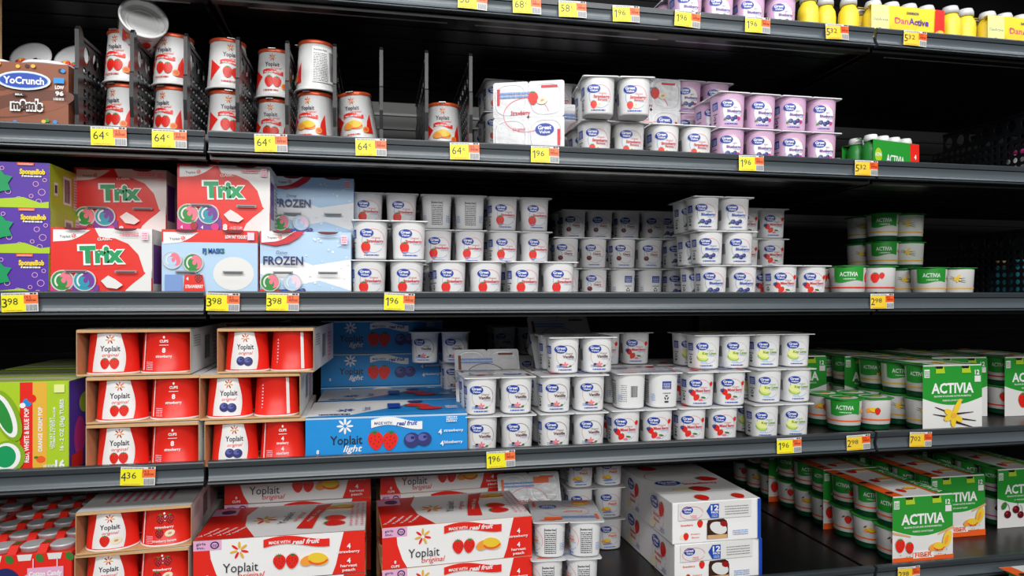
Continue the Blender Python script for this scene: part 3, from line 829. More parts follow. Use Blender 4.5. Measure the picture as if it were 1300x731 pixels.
single('peach', slot[7], 1.215, TRAY, 'single peach yogurt cup alone in the last slot', -8)
o = single('strawberry', 0, 0, 0, 'yogurt cup tipped over on top, showing its hollow white bottom')
o.rotation_euler = Vector((-.42, .86, -.30)).to_track_quat('Z', 'Y').to_euler()
o.location = (-.362, 1.160, EYE+.440)

# dividers with round and long holes
def divider_mesh():
    b = MB(); t = .0011; L0, L = .035, .34; ch = .0165
    def cell(y0, z0, w, h, hw, hh):
        cy, cz = y0+w/2, z0+h/2; n = 12
        out = []; inn = []
        for k in range(n):
            a = 2*PI*k/n+PI/4
            c, q = math.cos(a), math.sin(a); m = max(abs(c), abs(q))
            out.append((cy+c/m*w/2, cz+q/m*h/2)); inn.append((cy+hw*c, cz+hh*q))
        for s in (-t, t):
            i = len(b.v); b.v += [(s, y, z) for y, z in out]+[(s, y, z) for y, z in inn]
            for k in range(n):
                q = (i+k, i+(k+1) % n, i+n+(k+1) % n, i+n+k); b.face(q if s > 0 else q[::-1], 'divider_black')
        i = len(b.v); b.v += [(-t, y, z) for y, z in inn]+[(t, y, z) for y, z in inn]
        for k in range(n): b.face((i+k, i+(k+1) % n, i+n+(k+1) % n, i+n+k), 'divider_black')
    cols = int((L-L0)/.0165)
    for c in range(cols):
        y = L0-.018+c*.0165
        for r_ in range(6): cell(y, .012+r_*.0165, .0165, .0165, .0058, .0058)
    for c in range(8): cell(L0-.018+c*.033, .111, .033, .036, .0105, .0135)
    ye = L0-.018+cols*.0165
    # frame: foot, front post with curved toe, top rail
    b.box(-.0022, .0022, .0, ye, .0006, .012, 'divider_black')
    b.box(-.0035, .0035, .017, .017+8*.033, .147, .153, 'divider_black', .001)
    b.prismX([(-.004, .0006), (.017, .0006), (.017, .153), (.012, .162), (.004, .164), (.0, .158), (.001, .10), (-.002, .097), (-.003, .06), (.001, .03), (-.001, .012)], -.0028, .0028, 'divider_black')
    return b.mesh('divider_panel')
DM = divider_mesh()
dlab = ['first from the left, beside the candy yogurt carton', 'second from the left', 'third from the left', 'fourth from the left', 'fifth from the left, beside the two-cup peach stack',
        'sixth, left of the leaning peach cup', 'seventh, right of the leaning peach cup', 'eighth, left of the lone cup', 'last, right of the lone cup']
for i, x in enumerate(DX):
    o = obj('shelf_divider', DM, None, (x, 1.117, LEVEL['B']))
    tag(o, 'black perforated shelf divider, '+dlab[i], 'shelf divider', 'perforated shelf dividers')
# ribbed / perforated dividers far right
for (sh, x, w) in (('B', 1.352, 'upper shelf at the right edge'), ('C', 1.395, 'eye-level shelf at the right edge')):
    o = obj('shelf_divider', DM, None, (x, 1.135, LEVEL[sh])); tag(o, 'black perforated plastic divider on the '+w, 'shelf divider', 'perforated shelf dividers')
    o = obj('shelf_divider', DM, None, (x+.08, 1.135, LEVEL[sh])); tag(o, 'second black perforated divider on the '+w, 'shelf divider', 'perforated shelf dividers')

# ---- cardboard sleeves with eight cups (open at both ends)
SLW, SLH, SLD = .158, .070, .258
def sleeve_cup(fl, v=0):
    key = ('slcup', fl, v)
    if key in PROTO: return PROTO[key]
    b = MB(); r0, r1 = .0362, .0325
    b.lathe([(r0-.002, 0), (r0+.0012, .0003), (r0+.0014, .0022), (r0, .003), (r1, .0655), (r1+.001, .0660), (r1+.001, .0675)], 'red', 56, 2.0, mats=['plastic_white']*3+['red']+['plastic_white']*2)
    a = Art()
    if v == 0:      # brand side
        a.poly([(-21+3*math.sin((k-15)/9), k*2.05-29.5) for k in range(0, 30)]+[(22+4*math.sin(k/7), k*2.05-29.5) for k in range(29, -1, -1)], 'white')
        a.burst(3, 20, 7.5); a.text('Yoplait', 3, 6, 8, 'ink', w=29, bold=.015); a.text('original', 4, -3.5, 5, 'red', w=24, shear=.35)
        if fl == 'strawberry': a.strawberry(-4, -17, 8.2); a.strawberry(9, -17, 8.2)
        elif fl == 'blueberry': a.blueberry(-4, -16, 7.5); a.blueberry(8, -17, 7.5)
        else: a.banana(12, -17, 8); a.strawberry(-4, -17, 9)
    elif v == 1:
        a.text('CUPS', 2, 16, 4, 'white', w=13, bold=.03); a.ell(2, 22, 1.6, 2, 'white', seg=8); a.rect(-5, 9.5, 9, 10.3, 'white')
        if fl == 'banana': a.strawberry(-4, 12, 8, 0, 'dred'); a.strawberry(10, 12, 8, 0, 'dred'); a.text('strawberry', 2, -1, 4, 'white', w=28, bold=.03); a.banana(10, -12, 7.5); a.strawberry(-5, -12, 7.5, 0, 'dred'); a.text('strawberry banana', 2, -24, 4, 'white', w=34, bold=.03)
        elif fl == 'blueberry': a.text('4', 2, 3, 6, 'white', bold=.04); a.text('strawberry', 2, -4, 4, 'white', w=20, bold=.03); a.text('4', 2, -13, 6, 'white', bold=.04); a.text('mixed berry', 2, -20, 4, 'white', w=20, bold=.03)
        else: a.text('8', 2, 2, 7, 'white', bold=.04); a.text('strawberry', 2, -7, 4.2, 'white', w=24, bold=.03)
        a.lines(-26, -28, -14, -14, 5, 'ltpink', .4); a.rect(-34, -29, -31, 30, 'white')
    else:
        a.lines(-24, -20, -21, 20, 8, 'ltpink', .4); a.rect(20, -29.5, 26, 30, 'white')
    b.art(a, cup_map(r0, .003, r1, .0655, 2.0), 3.0)
    PROTO[key] = b.mesh('sleeved_cup'); return PROTO[key]
def side_panel_art(kind):
    """the long printed side of a sleeve, 258 x 70"""
    a = Art(); W, H = 129, 34.6
    if kind == 'light':
        a.rect(-W, -H, W, H, 'ltblue'); a.rect(-W, H-3, W, H, 'sky')
        a.burst(-68, 20, 13, ('white',)); a.text('Yoplait', -66, -2, 14, 'ink', w=50, bold=.01); a.text('light', -56, -16, 10, 'white', w=30, shear=.3, bold=.02)
        a.ribbon(14, 22, 82, 13, 'white'); a.text('MADE WITH', -8, 23, 4.6, 'gvblue', w=28, bold=.02); a.text('real fruit', 30, 22, 7, 'gvblue', w=34, shear=.3, bold=.03)
        a.strawberry(-20, -5, 15, 8); a.strawberry(3, -6, 15, -8); a.blueberry(38, -6, 13); a.blueberry(58, -5, 12)
        a.text('4', 84, 6, 8, 'white', bold=.03); a.text('strawberry', 106, 8, 4.5, 'white', w=32, bold=.02); a.text('4', 87, -13, 8, 'white', bold=.03); a.text('blueberry', 106, -11, 4.5, 'white', w=30, bold=.02)
        a.lines(94, 22, 112, 32, 3, 'white', .6); a.text('8', -110, -19, 6, 'white', bold=.03)
    elif kind == 'peach':
        a.rect(-W, -H, W, H, 'white')
        a.poly([(-W, H-10), (-W, -H), (-88, -H), (-96, -20), (-104, 5), (-106, H-10)], 'red')
        a.poly([(78, -H), (W, -H), (W, H), (96, H), (90, 10), (84, -18)], 'red')
        a.rect(-W, H-16, -88, H, 'pink'); a.text('girls', -118, H-5, 4, 'navy', w=14, bold=.02); a.text('inc.', -118, H-11, 4, 'navy', w=12, bold=.02); a.ell(-98, H-8, 6.5, 6, 'navy'); a.ell(-98, H-8, 4.5, 4, 'pink'); a.lines(-101, H-10, -95, H-6, 2, 'navy', .6)
        a.burst(-62, 16, 14, ('gold', 'red')); a.text('Yoplait', -60, -11, 15, 'ink', w=52); a.text('original', -44, -24, 9, 'red', w=40, shear=.35)
        a.ribbon(24, 24, 100, 13, 'red'); a.text('MADE WITH', -2, 25, 4.8, 'white', w=32, bold=.02); a.text('real fruit', 38, 24, 7.5, 'white', w=42, shear=.3, bold=.03)
        a.strawberry(-2, -7, 12, 6); a.strawberry(17, -7, 12, -6); a.peachfr(52, -6, 16)
        a.text('4', 104, 12, 8, 'white', bold=.03); a.text('strawberry', 104, 3, 4.6, 'white', w=34, bold=.02); a.text('4', 104, -12, 8, 'white', bold=.03); a.text('harvest', 104, -20, 4.6, 'white', w=26, bold=.02); a.text('peach', 104, -27, 4.6, 'white', w=20, bold=.02)
        a.text('8', -108, -22, 5, 'white', bold=.03); a.text('CUPS', -108, -29, 4, 'white', w=14, bold=.03)
    else:
        a.rect(-W, -H, W, H, 'white'); a.lines(-110, 6, -60, 26, 5, 'grey', .4); a.bars(-30, -20, 10, 20, 'ink'); a.rect(40, -H, 90, H, 'ltpink'); a.lines(44, -24, 86, 24, 7, 'rose', .4)
    return a
def top_panel_art(kind):
    a = Art(); W, D = 129, 79        # long axis x, depth y
    if kind == 'light':
        a.rect(-W, -D, W, D, 'ltblue'); a.poly([(-W, D), (-W, -D+8), (-60, -D+14), (30, 20), (60, D)], 'white')
        a.burst(-70, -20, 16, ('blue',)); a.text('Yoplait', -36, -15, 14, 'gvblue', w=40, rot=90); a.lines(-110, -66, -60, -56, 1, 'navy', .8)
        a.strawberry(52, 10, 22, 80); a.strawberry(72, -25, 22, 80); a.blueberry(50, 50, 14); a.rect(0, -20, 22, 30, 'blue'); a.lines(98, -40, 118, -10, 3, 'white', .6)
    elif kind == 'peach':
        a.rect(-W, -D, W, D, 'white'); a.poly([(-W, -D), (-W, D), (-58, D), (-70, 30), (-64, -20), (-40, -D)], 'red')
        for k in range(4): a.text('Yoplait', -114+k*14, -46, 5, 'white', w=44, rot=60, bold=.02)
        a.rect(-W, 36, -88, 72, 'pink'); a.ell(-104, 54, 12, 12, 'navy')
        a.burst(-36, 0, 20, ('gold', 'red')); a.text('Yoplait', -2, 2, 13, 'ink', w=60, rot=80); a.text('original', 18, 4, 9, 'red', w=48, rot=75, shear=.3)
        a.poly([(20, -55), (45, -60), (52, 10), (70, 68), (44, 62), (30, 0)], 'red'); a.text('real fruit', 42, 6, 8, 'white', w=60, rot=75)
        a.strawberry(80, -40, 17, 80); a.strawberry(80, -14, 17, 80); a.peachfr(86, 44, 18)
        for k in range(3): a.lines(104+k*9, -60, 108+k*9, 60, 12, 'rose', .5, k)
    elif kind == 'white':
        a.rect(-W, -D, W, D, 'offwhite'); a.burst(-60, 0, 18); a.text('Yoplait', -20, 0, 16, 'ink', w=60, rot=90); a.lines(20, -50, 90, 50, 8, 'rose', .4)
    return a
def build_sleeve(kind, fl):
    """open ends face -Y/+Y for 'white', the long printed side faces -X and +X"""
    root = empty('yogurt_sleeve_pack')
    w, h, d, t = SLW/2, SLH, SLD/2, .0007
    b = MB()
    b.box(-w, w, -d, d, 0, t, 'cardboard'); b.box(-w, w, -d, d, h-t, h, 'cardboard')
    b.box(-w, -w+t, -d, d, 0, h, 'cardboard'); b.box(w-t, w, -d, d, 0, h, 'cardboard')
    # torn-open flap remnants at the mouths
    for s in (-1, 1):
        b.box(-w+.001, w-.001, s*d-.0006, s*d+.0006, h-.0045, h-.0003, 'cardboard'); b.box(-w+.001, w-.001, s*d-.0006, s*d+.0006, .0006, .003, 'cardboard')
    sk = 'light' if kind == 'light' else 'peach' if kind == 'peach' else 'white'
    b.art(side_panel_art(sk), face_map((-w, 0, h/2), (0, -1, 0), (0, 0, 1)))
    b.art(side_panel_art(sk), face_map((w, 0, h/2), (0, 1, 0), (0, 0, 1)))
    b.art(top_panel_art(sk), face_map((0, 0, h), (0, -1, 0), (1, 0, 0)))
    obj('sleeve', b.mesh('cardboard_sleeve'), root)
    for i in (0, 1):
        for j in range(4):
            v = (0 if i == 0 else (1 if fl != 'plain' else 2))
            if kind == 'white2' and i == 1: v = 2
            q = obj('cup', sleeve_cup('strawberry' if fl == 'plain' else fl, v), root, ((i-.5)*.0758, (j-1.5)*.0638, .0008))
            q.scale = (1.0, .84, 1.0)
    return root
def sleeve(kind, fl, X, Y, shelf, dz, rz, label, group, scale=None):   # X, Y centre
    return put(make('sleeve', build_sleeve, kind, fl), X, Y, shelf, dz, (0, 0, rz), label, 'yogurt sleeve', group, scale)
g = 'red strawberry cups in open cardboard sleeves'
Ys = 1.118+SLD/2
sleeve('white', 'strawberry', -.350, Ys, 'D', 0, 0, 'open cardboard sleeve of red strawberry cups, bottom of the left stack', g)
sleeve('white', 'strawberry', -.356, Ys+.002, 'D', .0715, 3, 'open cardboard sleeve of red strawberry cups, middle of the left stack', g)
sleeve('white', 'strawberry', -.368, Ys+.004, 'D', .143, 2, 'open cardboard sleeve of red strawberry cups, top of the left stack', g)
g = 'red and blueberry cups in open cardboard sleeves'
sleeve('white', 'blueberry', -.191, Ys, 'D', 0, 2, 'open cardboard sleeve with blueberry cups, bottom, beside the bright blue box', g, (.96, 1, 1))
sleeve('white2', 'blueberry', -.198, Ys, 'D', .0715, 1, 'open cardboard sleeve with blueberry cups, middle of the right stack', g, (.94, 1, 1))
sleeve('white2', 'blueberry', -.166, Ys, 'D', .143, -3, 'open cardboard sleeve with blueberry cups, top of the right stack, skewed', g, (.92, 1, 1))
sleeve('white', 'strawberry', -.27, 1.53, 'D', 0, 0, 'cardboard sleeve of red cups far back in the dark, bottom', 'sleeves of red cups in the dark')
sleeve('white', 'strawberry', -.27, 1.53, 'D', .0715, 0, 'cardboard sleeve of red cups far back in the dark, middle', 'sleeves of red cups in the dark')
sleeve('white', 'strawberry', -.27, 1.53, 'D', .143, 0, 'cardboard sleeve of red cups far back in the dark between the two front stacks', 'sleeves of red cups in the dark')
g = 'blue light yogurt boxes'
sleeve('light', 'plain', .016, 1.118+SLW/2, 'D', 0, 90, 'bright blue yogurt box with strawberries and blueberries, right at the front', g)
sleeve('light', 'plain', .020, 1.285+SLW/2, 'D', 0, 90, 'blue yogurt box directly behind the bright front one, on the shelf', g)
for k, w in enumerate(('bottom', 'middle', 'top')):
    sleeve('light', 'plain', .010, 1.49+SLW/2, 'D', .0705*k, 90, 'dark shaded blue yogurt box, %s of the rear three' % w, g)
g = 'white and red strawberry peach boxes'
for k in range(2):
    sleeve('peach', 'plain', -.150, 1.118+SLW/2, 'E', .0685*k, 90, 'white and red strawberry peach box, left front pair, %s one' % ('lower', 'upper')[k], g, (1, 1, .97))
    sleeve('peach', 'plain', .128, 1.128+SLW/2, 'E', .0685*k, 93.5, 'white and red strawberry peach box, right front pair, %s one' % ('lower', 'upper')[k], g, (1, .98, .97))
for k, w in enumerate(('bottom', 'middle', 'top')):
    sleeve('peach', 'plain', -.143, 1.30+SLW/2, 'E', .0685*k, 90, 'white and red strawberry peach box, %s of the rear left stack' % w, g, (1, 1, .97))
    sleeve('peach', 'plain', .120, 1.315+SLW/2, 'E', .0685*k, 93, 'white and red strawberry peach box, %s of the rear right stack' % w, g, (1, .93, .97))
g = 'strawberry banana cups in open cardboard sleeves'
for k, w in enumerate(('bottom', 'middle', 'top')):
    sleeve('white', 'banana', -.371+(.004 if k < 2 else 0), Ys, 'E', .0640*k, (1, 1, 4)[k], 'open cardboard sleeve of strawberry banana cups, %s of the stack at bottom left' % w, g, (1, 1, .9))

# ---- white twelve-pack boxes
def build_gv12():
    root = empty('yogurt_twelve_pack_box'); w, h, d = .0855, .0735, .135
    b = MB(); b.box(-w, w, -d, d, 0, h, 'white', .0015)
    a = Art(); H = 36.5
    c = a; a = Art()
    gv_oval(a, -58, 23, 1.0); a.arc(-50, 18, 22, 12, .8, 0, 340, 'rose', 20); a.lines(-52, 9, -40, 15, 2, 'rose', .5)
    a.poly([(-22, 20), (-14, 32), (2, 32), (2, 7), (-14, 7)], 'blue'); a.text('12', -6, 25, 9, 'white', w=15, bold=.03); a.text('PACK', -6, 17, 4, 'white', w=14, bold=.03); a.lines(-12, 9, 0, 14, 2, 'sky', .5)
    a.lines(14, 12, 60, 30, 4, 'grey', .3, 7)
    flap = a; a = c
    a.text('Strawberry', -58, -4, 3.5, 'red', w=24, bold=.03); a.strawberry(-33, -3, 7, 0, 'red', False)
    a.ell(-66, -24, 6, 5, 'cream'); a.strawberry(-60, -24, 6.5, 0, 'red', False); a.text('Strawberry', -42, -20, 3, 'red', w=18); a.text('Banana', -42, -26, 3, 'red', w=14)
    a.poly([(-18, 3), (12, 4), (18, 0), (20, -6), (20, -31), (-20, -31), (-20, -4)], 'dbrown'); a.rect(-19, -31, 19, -24, 'cardboard'); a.ell(2, -12, 17, 10.5, 'offwhite', -20); a.ell(12, -5, 7, 5, 'dred', -20)
    a.lines(30, -26, 60, -16, 3, 'paleblue', .4); a.rect(79, -H, 85.3, H, 'blue')
    b.art(a, face_map((0, -d, h/2), (1, 0, 0), (0, 0, 1)))
    s = Art()
    for q in (-62, 62):
        s.arc(q+10, -3, 30, 28, .9, 0, 350, 'rose', 24); s.ell(q-12, -22, 16, 10, 'cream', 30); s.strawberry(q+28, 12, 14, -20); gv_oval(s, q-2, 18, 1.6)
        s.text('Strawberry', q+10, -2, 7, 'red', w=32, bold=.02); s.text('Banana', q+10, -12, 6, 'red', w=24, bold=.02); s.lines(q+26, -28, q+44, -18, 3, 'paleblue', .5)
    b.art(s, face_map((-w, 0, h/2), (0, -1, 0), (0, 0, 1)))
    t = Art()
    t.rect(-86, -80, 86, -78, 'ltgrey'); t.ell(-10, 62, 44, 30, 'offwhite'); t.arc(-10, 30, 60, 40, 1.6, 0, 300, 'rose', 30); gv_oval(t, -40, -14, 2.4); t.ell(-20, -62, 30, 14, 'cream'); t.strawberry(4, -62, 20, 80); t.strawberry(50, 0, 20, 70)
    t.text('Strawberry', 20, -28, 14, 'red', w=70, bold=.01); t.strawberry(-20, -118, 16, 0, 'red', False); t.strawberry(50, -120, 14, 0, 'red', False); t.strawberry(-40, 92, 20, 60)
    b.art(t, face_map((0, 0, h), (1, 0, 0), (0, 1, 0)))
    obj('box', b.mesh('twelve_pack'), root)
    f = MB(); f.box(-.075, .066, -d-.0022, -d-.0010, h/2+.0055, h-.001, 'offwhite', .0003); f.art(flap, face_map((0, -d-.0022, h/2), (1, 0, 0), (0, 0, 1))); obj('front_flap', f.mesh('front_flap'), root)
    return root
PROTOflap = None
def gv12(X, Yf, dz, label, rz=0):
    return put(make('gv12', build_gv12), X, Yf+.135, 'E', dz, (0, 0, rz), label, 'yogurt box', 'white twelve-pack boxes')
gv12(.598, 1.122, 0, 'white twelve-pack box with blue edge, lower front one', 1)
gv12(.596, 1.120, .074, 'white twelve-pack box with blue edge, upper front one', 0)
gv12(.575, 1.40, 0, 'white twelve-pack box in shade, lower rear one', 0)
gv12(.575, 1.40, .074, 'white twelve-pack box in shade, upper rear one', 0)

# ---- kids cartons
def carton(name, w, h, d, base, front, side=None, top=None, cut=True):
    b = MB(); b.box(-w/2, w/2, -d/2, d/2, 0, h, base, .0012)
    b.art(front, face_map((0, -d/2, h/2), (1, 0, 0), (0, 0, 1)))
    if side:
        b.art(side, face_map((w/2, 0, h/2), (0, 1, 0), (0, 0, 1))); b.art(side, face_map((-w/2, 0, h/2), (0, -1, 0), (0, 0, 1)))
    if top: b.art(top, face_map((0, 0, h), (1, 0, 0), (0, 1, 0)))
    return b.mesh(name)
KW, KH, KD = .139, .1065, .128
def brandtab(a, x, y):
    pts = [(x-16, y+12), (x+34, y+12)]+[(x+34-k*5, y+12-1.4*k-8*math.sin(k*.3)) for k in range(1, 8)]+[(x-16, y-6)]
    a.poly(pts, 'white')
    a.text('Yoplait', x, y+2, 3.8, 'ink', w=15, bold=.01); a.burst(x+12, y+3, 4, ('red', 'orange'))
def slots(a):
    for x in (-34, 34):
        a.rect(x-15, -14, x+15, -10, 'grey'); a.rect(x-13, -13.4, x+13, -12, 'black')
    for x in (-34, 34): a.ell(x, 53, 16, 4.5, 'maroon', 0, 180, 360)
def trix_front():
    a = Art(); W, H = 69.3, 53
    a.rect(-W, -H, W, H, 'trixred')
    a.poly([(-10, H), (W, H), (W, -22), (58, -12), (50, 14), (36, 30), (18, 38), (-4, 40)], 'offwhite')
    a.poly([(-18, 42), (8, 34), (30, 26), (40, 14), (42, 0), (20, -8), (-30, -10), (-34, 20)], 'trixred')
    brandtab(a, -50, 38)
    a.text('CLASSIC', 4, 37, 4, 'white', w=20, bold=.03, rot=4)
    a.text('Trix', 0, 14, 25, 'white', w=66, bold=.10, rot=2); a.text('Trix', 0, 14, 23, 'trixgreen', w=60, bold=.06, rot=2)
    a.rect(-W, -H, -40, -32, 'magenta'); a.rect(-40, -H, -4, -32, 'purple')
    a.swirl(-53, -26, 16, 'green', 'rose'); a.swirl(-23, -26, 16, 'teal', 'purple'); a.strawberry(-44, -45, 6.5, 0, 'dred'); a.ell(-13, -46, 6, 6, 'magenta')
    a.text('4', -62, -47, 5, 'white', bold=.03); a.text('4', -32, -47, 5, 'white', bold=.03)
    a.text('8', 2, -46, 9, 'white', bold=.05); a.text('- 4 OZ CUPS', 18, -47, 4.5, 'ltpink', w=20, bold=.02)
    a.poly([(28, -H), (W, -H), (W, -6), (56, -20), (44, -30), (34, -40)], 'offwhite')
    a.poly([(0, -26), (10, -18), (20, -24), (30, -32), (22, -38), (8, -36)], 'offwhite')
    a.lines(26, 42, 52, 48, 2, 'rose', .5); a.rect(56, 36, 65, 49, 'ltpink'); a.lines(57, 38, 64, 48, 3, 'rose', .5)
    slots(a); return a
def kid_side(c):
    a = Art(); a.rect(-63.5, -53, 63.5, 53, 'offwhite'); a.rect(-60, -30, -20, 30, c); a.lines(-10, -40, 55, 40, 12, 'grey', .35); return a
def blue_front():           # pale blue winter carton
    a = Art(); W, H = 69.3, 53
    a.rect(-W, -H, W, H, 'sky')
    a.poly([(-W, 2), (-20, 12), (10, 0), (W, 10), (W, -H), (-W, -H)], 'white'); a.poly([(-W, -H), (-W, -14), (-8, -30), (20, -24), (W, -40), (W, -H)], 'sky')
    rnd = random.Random(5)
    for k in range(26): a.ell(rnd.uniform(0, 66), rnd.uniform(-48, 46), rnd.uniform(.8, 2.2), rnd.uniform(.8, 2), 'white', seg=8)
    a.poly([(-W, H), (-2, H), (-10, 44), (-26, 34), (-46, 30), (-W, 34)], 'scrred'); brandtab(a, -51, 41)
    a.text('Disney', -36, 20, 5, 'navy', w=18, shear=.3); a.text('FROZEN', -34, 7, 13, 'navy', w=60, bold=.025)
    a.rect(-W, -H, -38, -38, 'red'); a.rect(-38, -H, -4, -38, 'blue')
    a.swirl(-54, -27, 15, 'green', 'rose'); a.swirl(-20, -27, 14, 'sky', 'ltpink'); a.strawberry(-42, -44, 6.5, 0, 'dred'); a.blueberry(-10, -44, 4.5); a.blueberry(-4, -40, 4)
    a.text('STRAWBERRY', -54, -48, 4, 'white', w=24, bold=.03); a.text('4', -30, -45, 6, 'white', bold=.03)
    a.rect(54, 34, 64, 48, 'ltpink'); a.lines(55, 36, 63, 47, 3, 'rose', .5); slots(a); return a
def red_blue_front():
    a = Art(); W, H = 69.3, 53
    a.rect(-W, -H, W, H, 'sky'); a.rect(-W, 34, W, H, 'trixred'); a.rect(-W, -H, W, -48, 'trixred')
    a.ell(34, -14, 30, 26, 'offwhite')
    brandtab(a, -51, 37); a.text('LOW FAT YOGURT', 38, 43, 5, 'white', w=32, bold=.04)
    a.text('PJ MASKS', 5, 21, 7, 'green', w=32, bold=.06); a.text('PJ MASKS', 5, 21, 7, 'blue', w=30, bold=.03)
    a.swirl(-54, 6, 14, 'sky', 'rose'); a.swirl(-24, 2, 15, 'green', 'rose')
    a.rect(-64, -46, -40, -16, 'paleblue'); a.poly([(-38, -46), (-36, -16), (-10, -16), (-6, -46)], 'trixred'); a.strawberry(-16, -22, 7, 0, 'dred')
    a.text('4', -32, -22, 5, 'white', bold=.03); a.text('STRAWBERRY', -22, -34, 5, 'white', w=26, bold=.03); a.rect(55, 38, 65, 50, 'ltpink')
    slots(a); return a
def lime_purple_front():
    a = Art(); W, H = 84, 33.5
    a.rect(-W, -H, W, H, 'violet'); a.rect(-W, -H, W, -H+3, 'brown')
    a.poly([(-W, 28), (-30, 30), (-8, 20), (2, 24), (-6, 8), (4, 2), (-10, -14), (-W, -20)], 'trixgreen')
    a.text('Go-Gurt', -34, 3, 26, 'white', w=64, bold=.07, shear=.2)
    for (x, y, r) in ((66, 2, 4), (74, -10, 5), (60, -16, 3), (78, 8, 3), (70, -24, 4), (22, 24, 3), (30, -10, 4), (44, -22, 5)):
        a.arc(x, y, r, r, .8, 0, 360, 'pink', 14)
    a.text('SpongeBob', 62, 20, 7, 'danyellow', w=34, bold=.06); a.lines(48, 12, 74, 15, 1, 'white', .7)
    a.rect(42, 29, 64, 33, 'orange'); a.text('nickelodeon', 53, 31, 2.4, 'white', w=18)
    a.poly([(-20, -14), (10, -22), (50, -18), (72, -26), (84, -24), (84, -H), (-20, -H)], 'lime'); a.poly([(4, 16), (20, 22), (26, 14), (36, 12), (30, 2), (34, -8), (22, -10), (10, -16), (8, -4)], 'trixgreen'); return a
def lime_side():
    a = Art(); a.rect(-94, -33.5, 94, 33.5, 'lime'); a.rect(-80, -12, -68, 8, 'offwhite'); a.rect(-78, -8, -70, 4, 'ink'); a.rect(-50, -22, -22, 22, 'offwhite')
    a.bars(-46, -18, -28, 18, 'ink'); a.rect(-14, -26, 60, 26, 'ltpink'); a.lines(-12, -24, 58, 24, 11, 'grey', .4); return a
ks = {'trix': kid_side('purple'), 'pj': kid_side('trixred'), 'blue': kid_side('sky')}
kmesh = {'trix': carton('red_kids_carton', KW, KH, KD, 'trixred', trix_front(), ks['trix']), 'blue': carton('pale_blue_carton', KW, KH, KD, 'sky', blue_front(), ks['blue']),
         'pj': carton('red_and_blue_carton', KW, KH, KD, 'trixred', red_blue_front(), ks['pj'])}
def kid(k, X, Yf, lv, label, group, rz=0):
    o = obj('yogurt_carton', kmesh[k]); put(o, X, Yf+KD/2, 'C', lv*(KH+.0005), (0, 0, rz), label, 'yogurt carton', group)
g = 'kids yogurt cartons on the eye-level shelf'
kid('trix', -.406, 1.116, 0, 'red kids yogurt carton with green lettering, bottom front', g)
kid('pj', -.254, 1.116, 0, 'red-topped pale blue kids carton beside the front red carton', g)
kid('blue', -.112, 1.118, 0, 'pale blue winter kids carton, bottom front beside the strawberry cups', g)
kid('trix', -.414, 1.215, 1, 'red carton with green lettering, upper left of the two on top', g)
kid('trix', -.242, 1.150, 1, 'red carton with green lettering, upper right above the red-topped pale blue carton', g, 1)
kid('blue', -.112, 1.238, 1, 'pale blue winter kids carton, stacked above the front one', g)
for k, (kk, x, w) in enumerate((('trix', -.400, 'left'), ('trix', -.252, 'middle'), ('blue', -.110, 'right'))):
    kid(kk, x, 1.26, 0, 'kids carton in the second row at the bottom, %s one' % w, g)
pm = carton('lime_purple_carton', .168, .067, .188, 'lime', lime_purple_front(), lime_side())
for k, w in enumerate(('bottom', 'middle', 'top')):
    o = obj('yogurt_tube_carton', pm); put(o, -.560-.004*(k == 2), 1.116+.094+.003*k, 'C', .0675*k, (0, 0, .6*k-1), 'purple and lime tube yogurt carton, %s of the three at the left edge' % w, 'yogurt carton', 'purple and lime cartons')

# lime green tube carton on D
def lime_tube():
    a = Art(); W, H = 90, 68
    a.rect(-W, -H, W, H, 'lime'); a.rect(26, -H, 43, H, 'red'); a.rect(43, -H, 62, H, 'gold')
    a.text('RED, WHITE & BLUE POP', 35, -10, 6, 'white', w=80, rot=90, bold=.03); a.text('ORANGE CREAM POP', 53, -2, 5.5, 'white', w=66, rot=90, bold=.03)
    a.ell(36, 38, 6, 6, 'ltblue'); a.ell(42, 44, 6, 6, 'red'); a.ell(30, 34, 4, 4, 'white'); a.ell(54, -46, 6, 5, 'orange'); a.ell(48, -43, 3, 2, 'leaf', seg=8)
    a.text('LOW FAT YOGURT', 68, -8, 4, 'white', w=46, rot=90, bold=.02); a.text('VITAMINS A & D WITH CALCIUM', 72, 0, 3, 'white', w=60, rot=90, bold=.02); a.text('16 - 2 OZ (56g) TUBES', 82, 4, 5, 'white', w=76, rot=90, bold=.02)
    a.text('VALUE PACK', 66, -57, 5, 'white', w=17, bold=.03); a.text('16', 80, -55, 13, 'white', w=13, bold=.05); a.rect(72, 52, 86, 64, 'paleyellow')
    a.ell(12, -40, 22, 24, 'dlime'); a.ell(10, -40, 18, 20, 'white'); a.ell(8, -40, 14, 16, 'trixgreen'); a.ell(10, 20, 16, 40, 'dlime', 20); a.ell(8, 20, 12, 34, 'white', 20); a.ell(6, 20, 8, 28, 'green', 20)
    return a
def lime_top():
    a = Art(); a.rect(-90, -96, 90, 96, 'paleyellow')
    for k in range(7): a.rect(-86, -90+k*26, 86, -72+k*26, 'ltgrey' if k % 2 else 'lime')
    return a
def lime_tube_side():
    a = Art(); a.rect(-96, -68, 96, 68, 'violet'); a.ell(-60, -20, 20, 30, 'magenta'); a.ell(-40, 30, 22, 16, 'lime'); a.rect(-90, -66, -50, -44, 'red'); a.lines(-10, -50, 80, 50, 12, 'pink', .4); return a
o = obj('yogurt_tube_carton', carton('lime_tube_carton', .182, .137, .194, 'lime', lime_tube(), lime_tube_side(), lime_top()))
put(o, -.543, 1.118+.097, 'D', 0, (0, 0, 0), 'lime green tube yogurt carton with red and gold stripes at the left edge', 'yogurt carton')
o = obj('yogurt_tube_carton', o.data); put(o, -.543, 1.32+.097, 'D', 0, (0, 0, 0), 'lime green tube yogurt carton in the second row, only its top showing', 'yogurt carton')

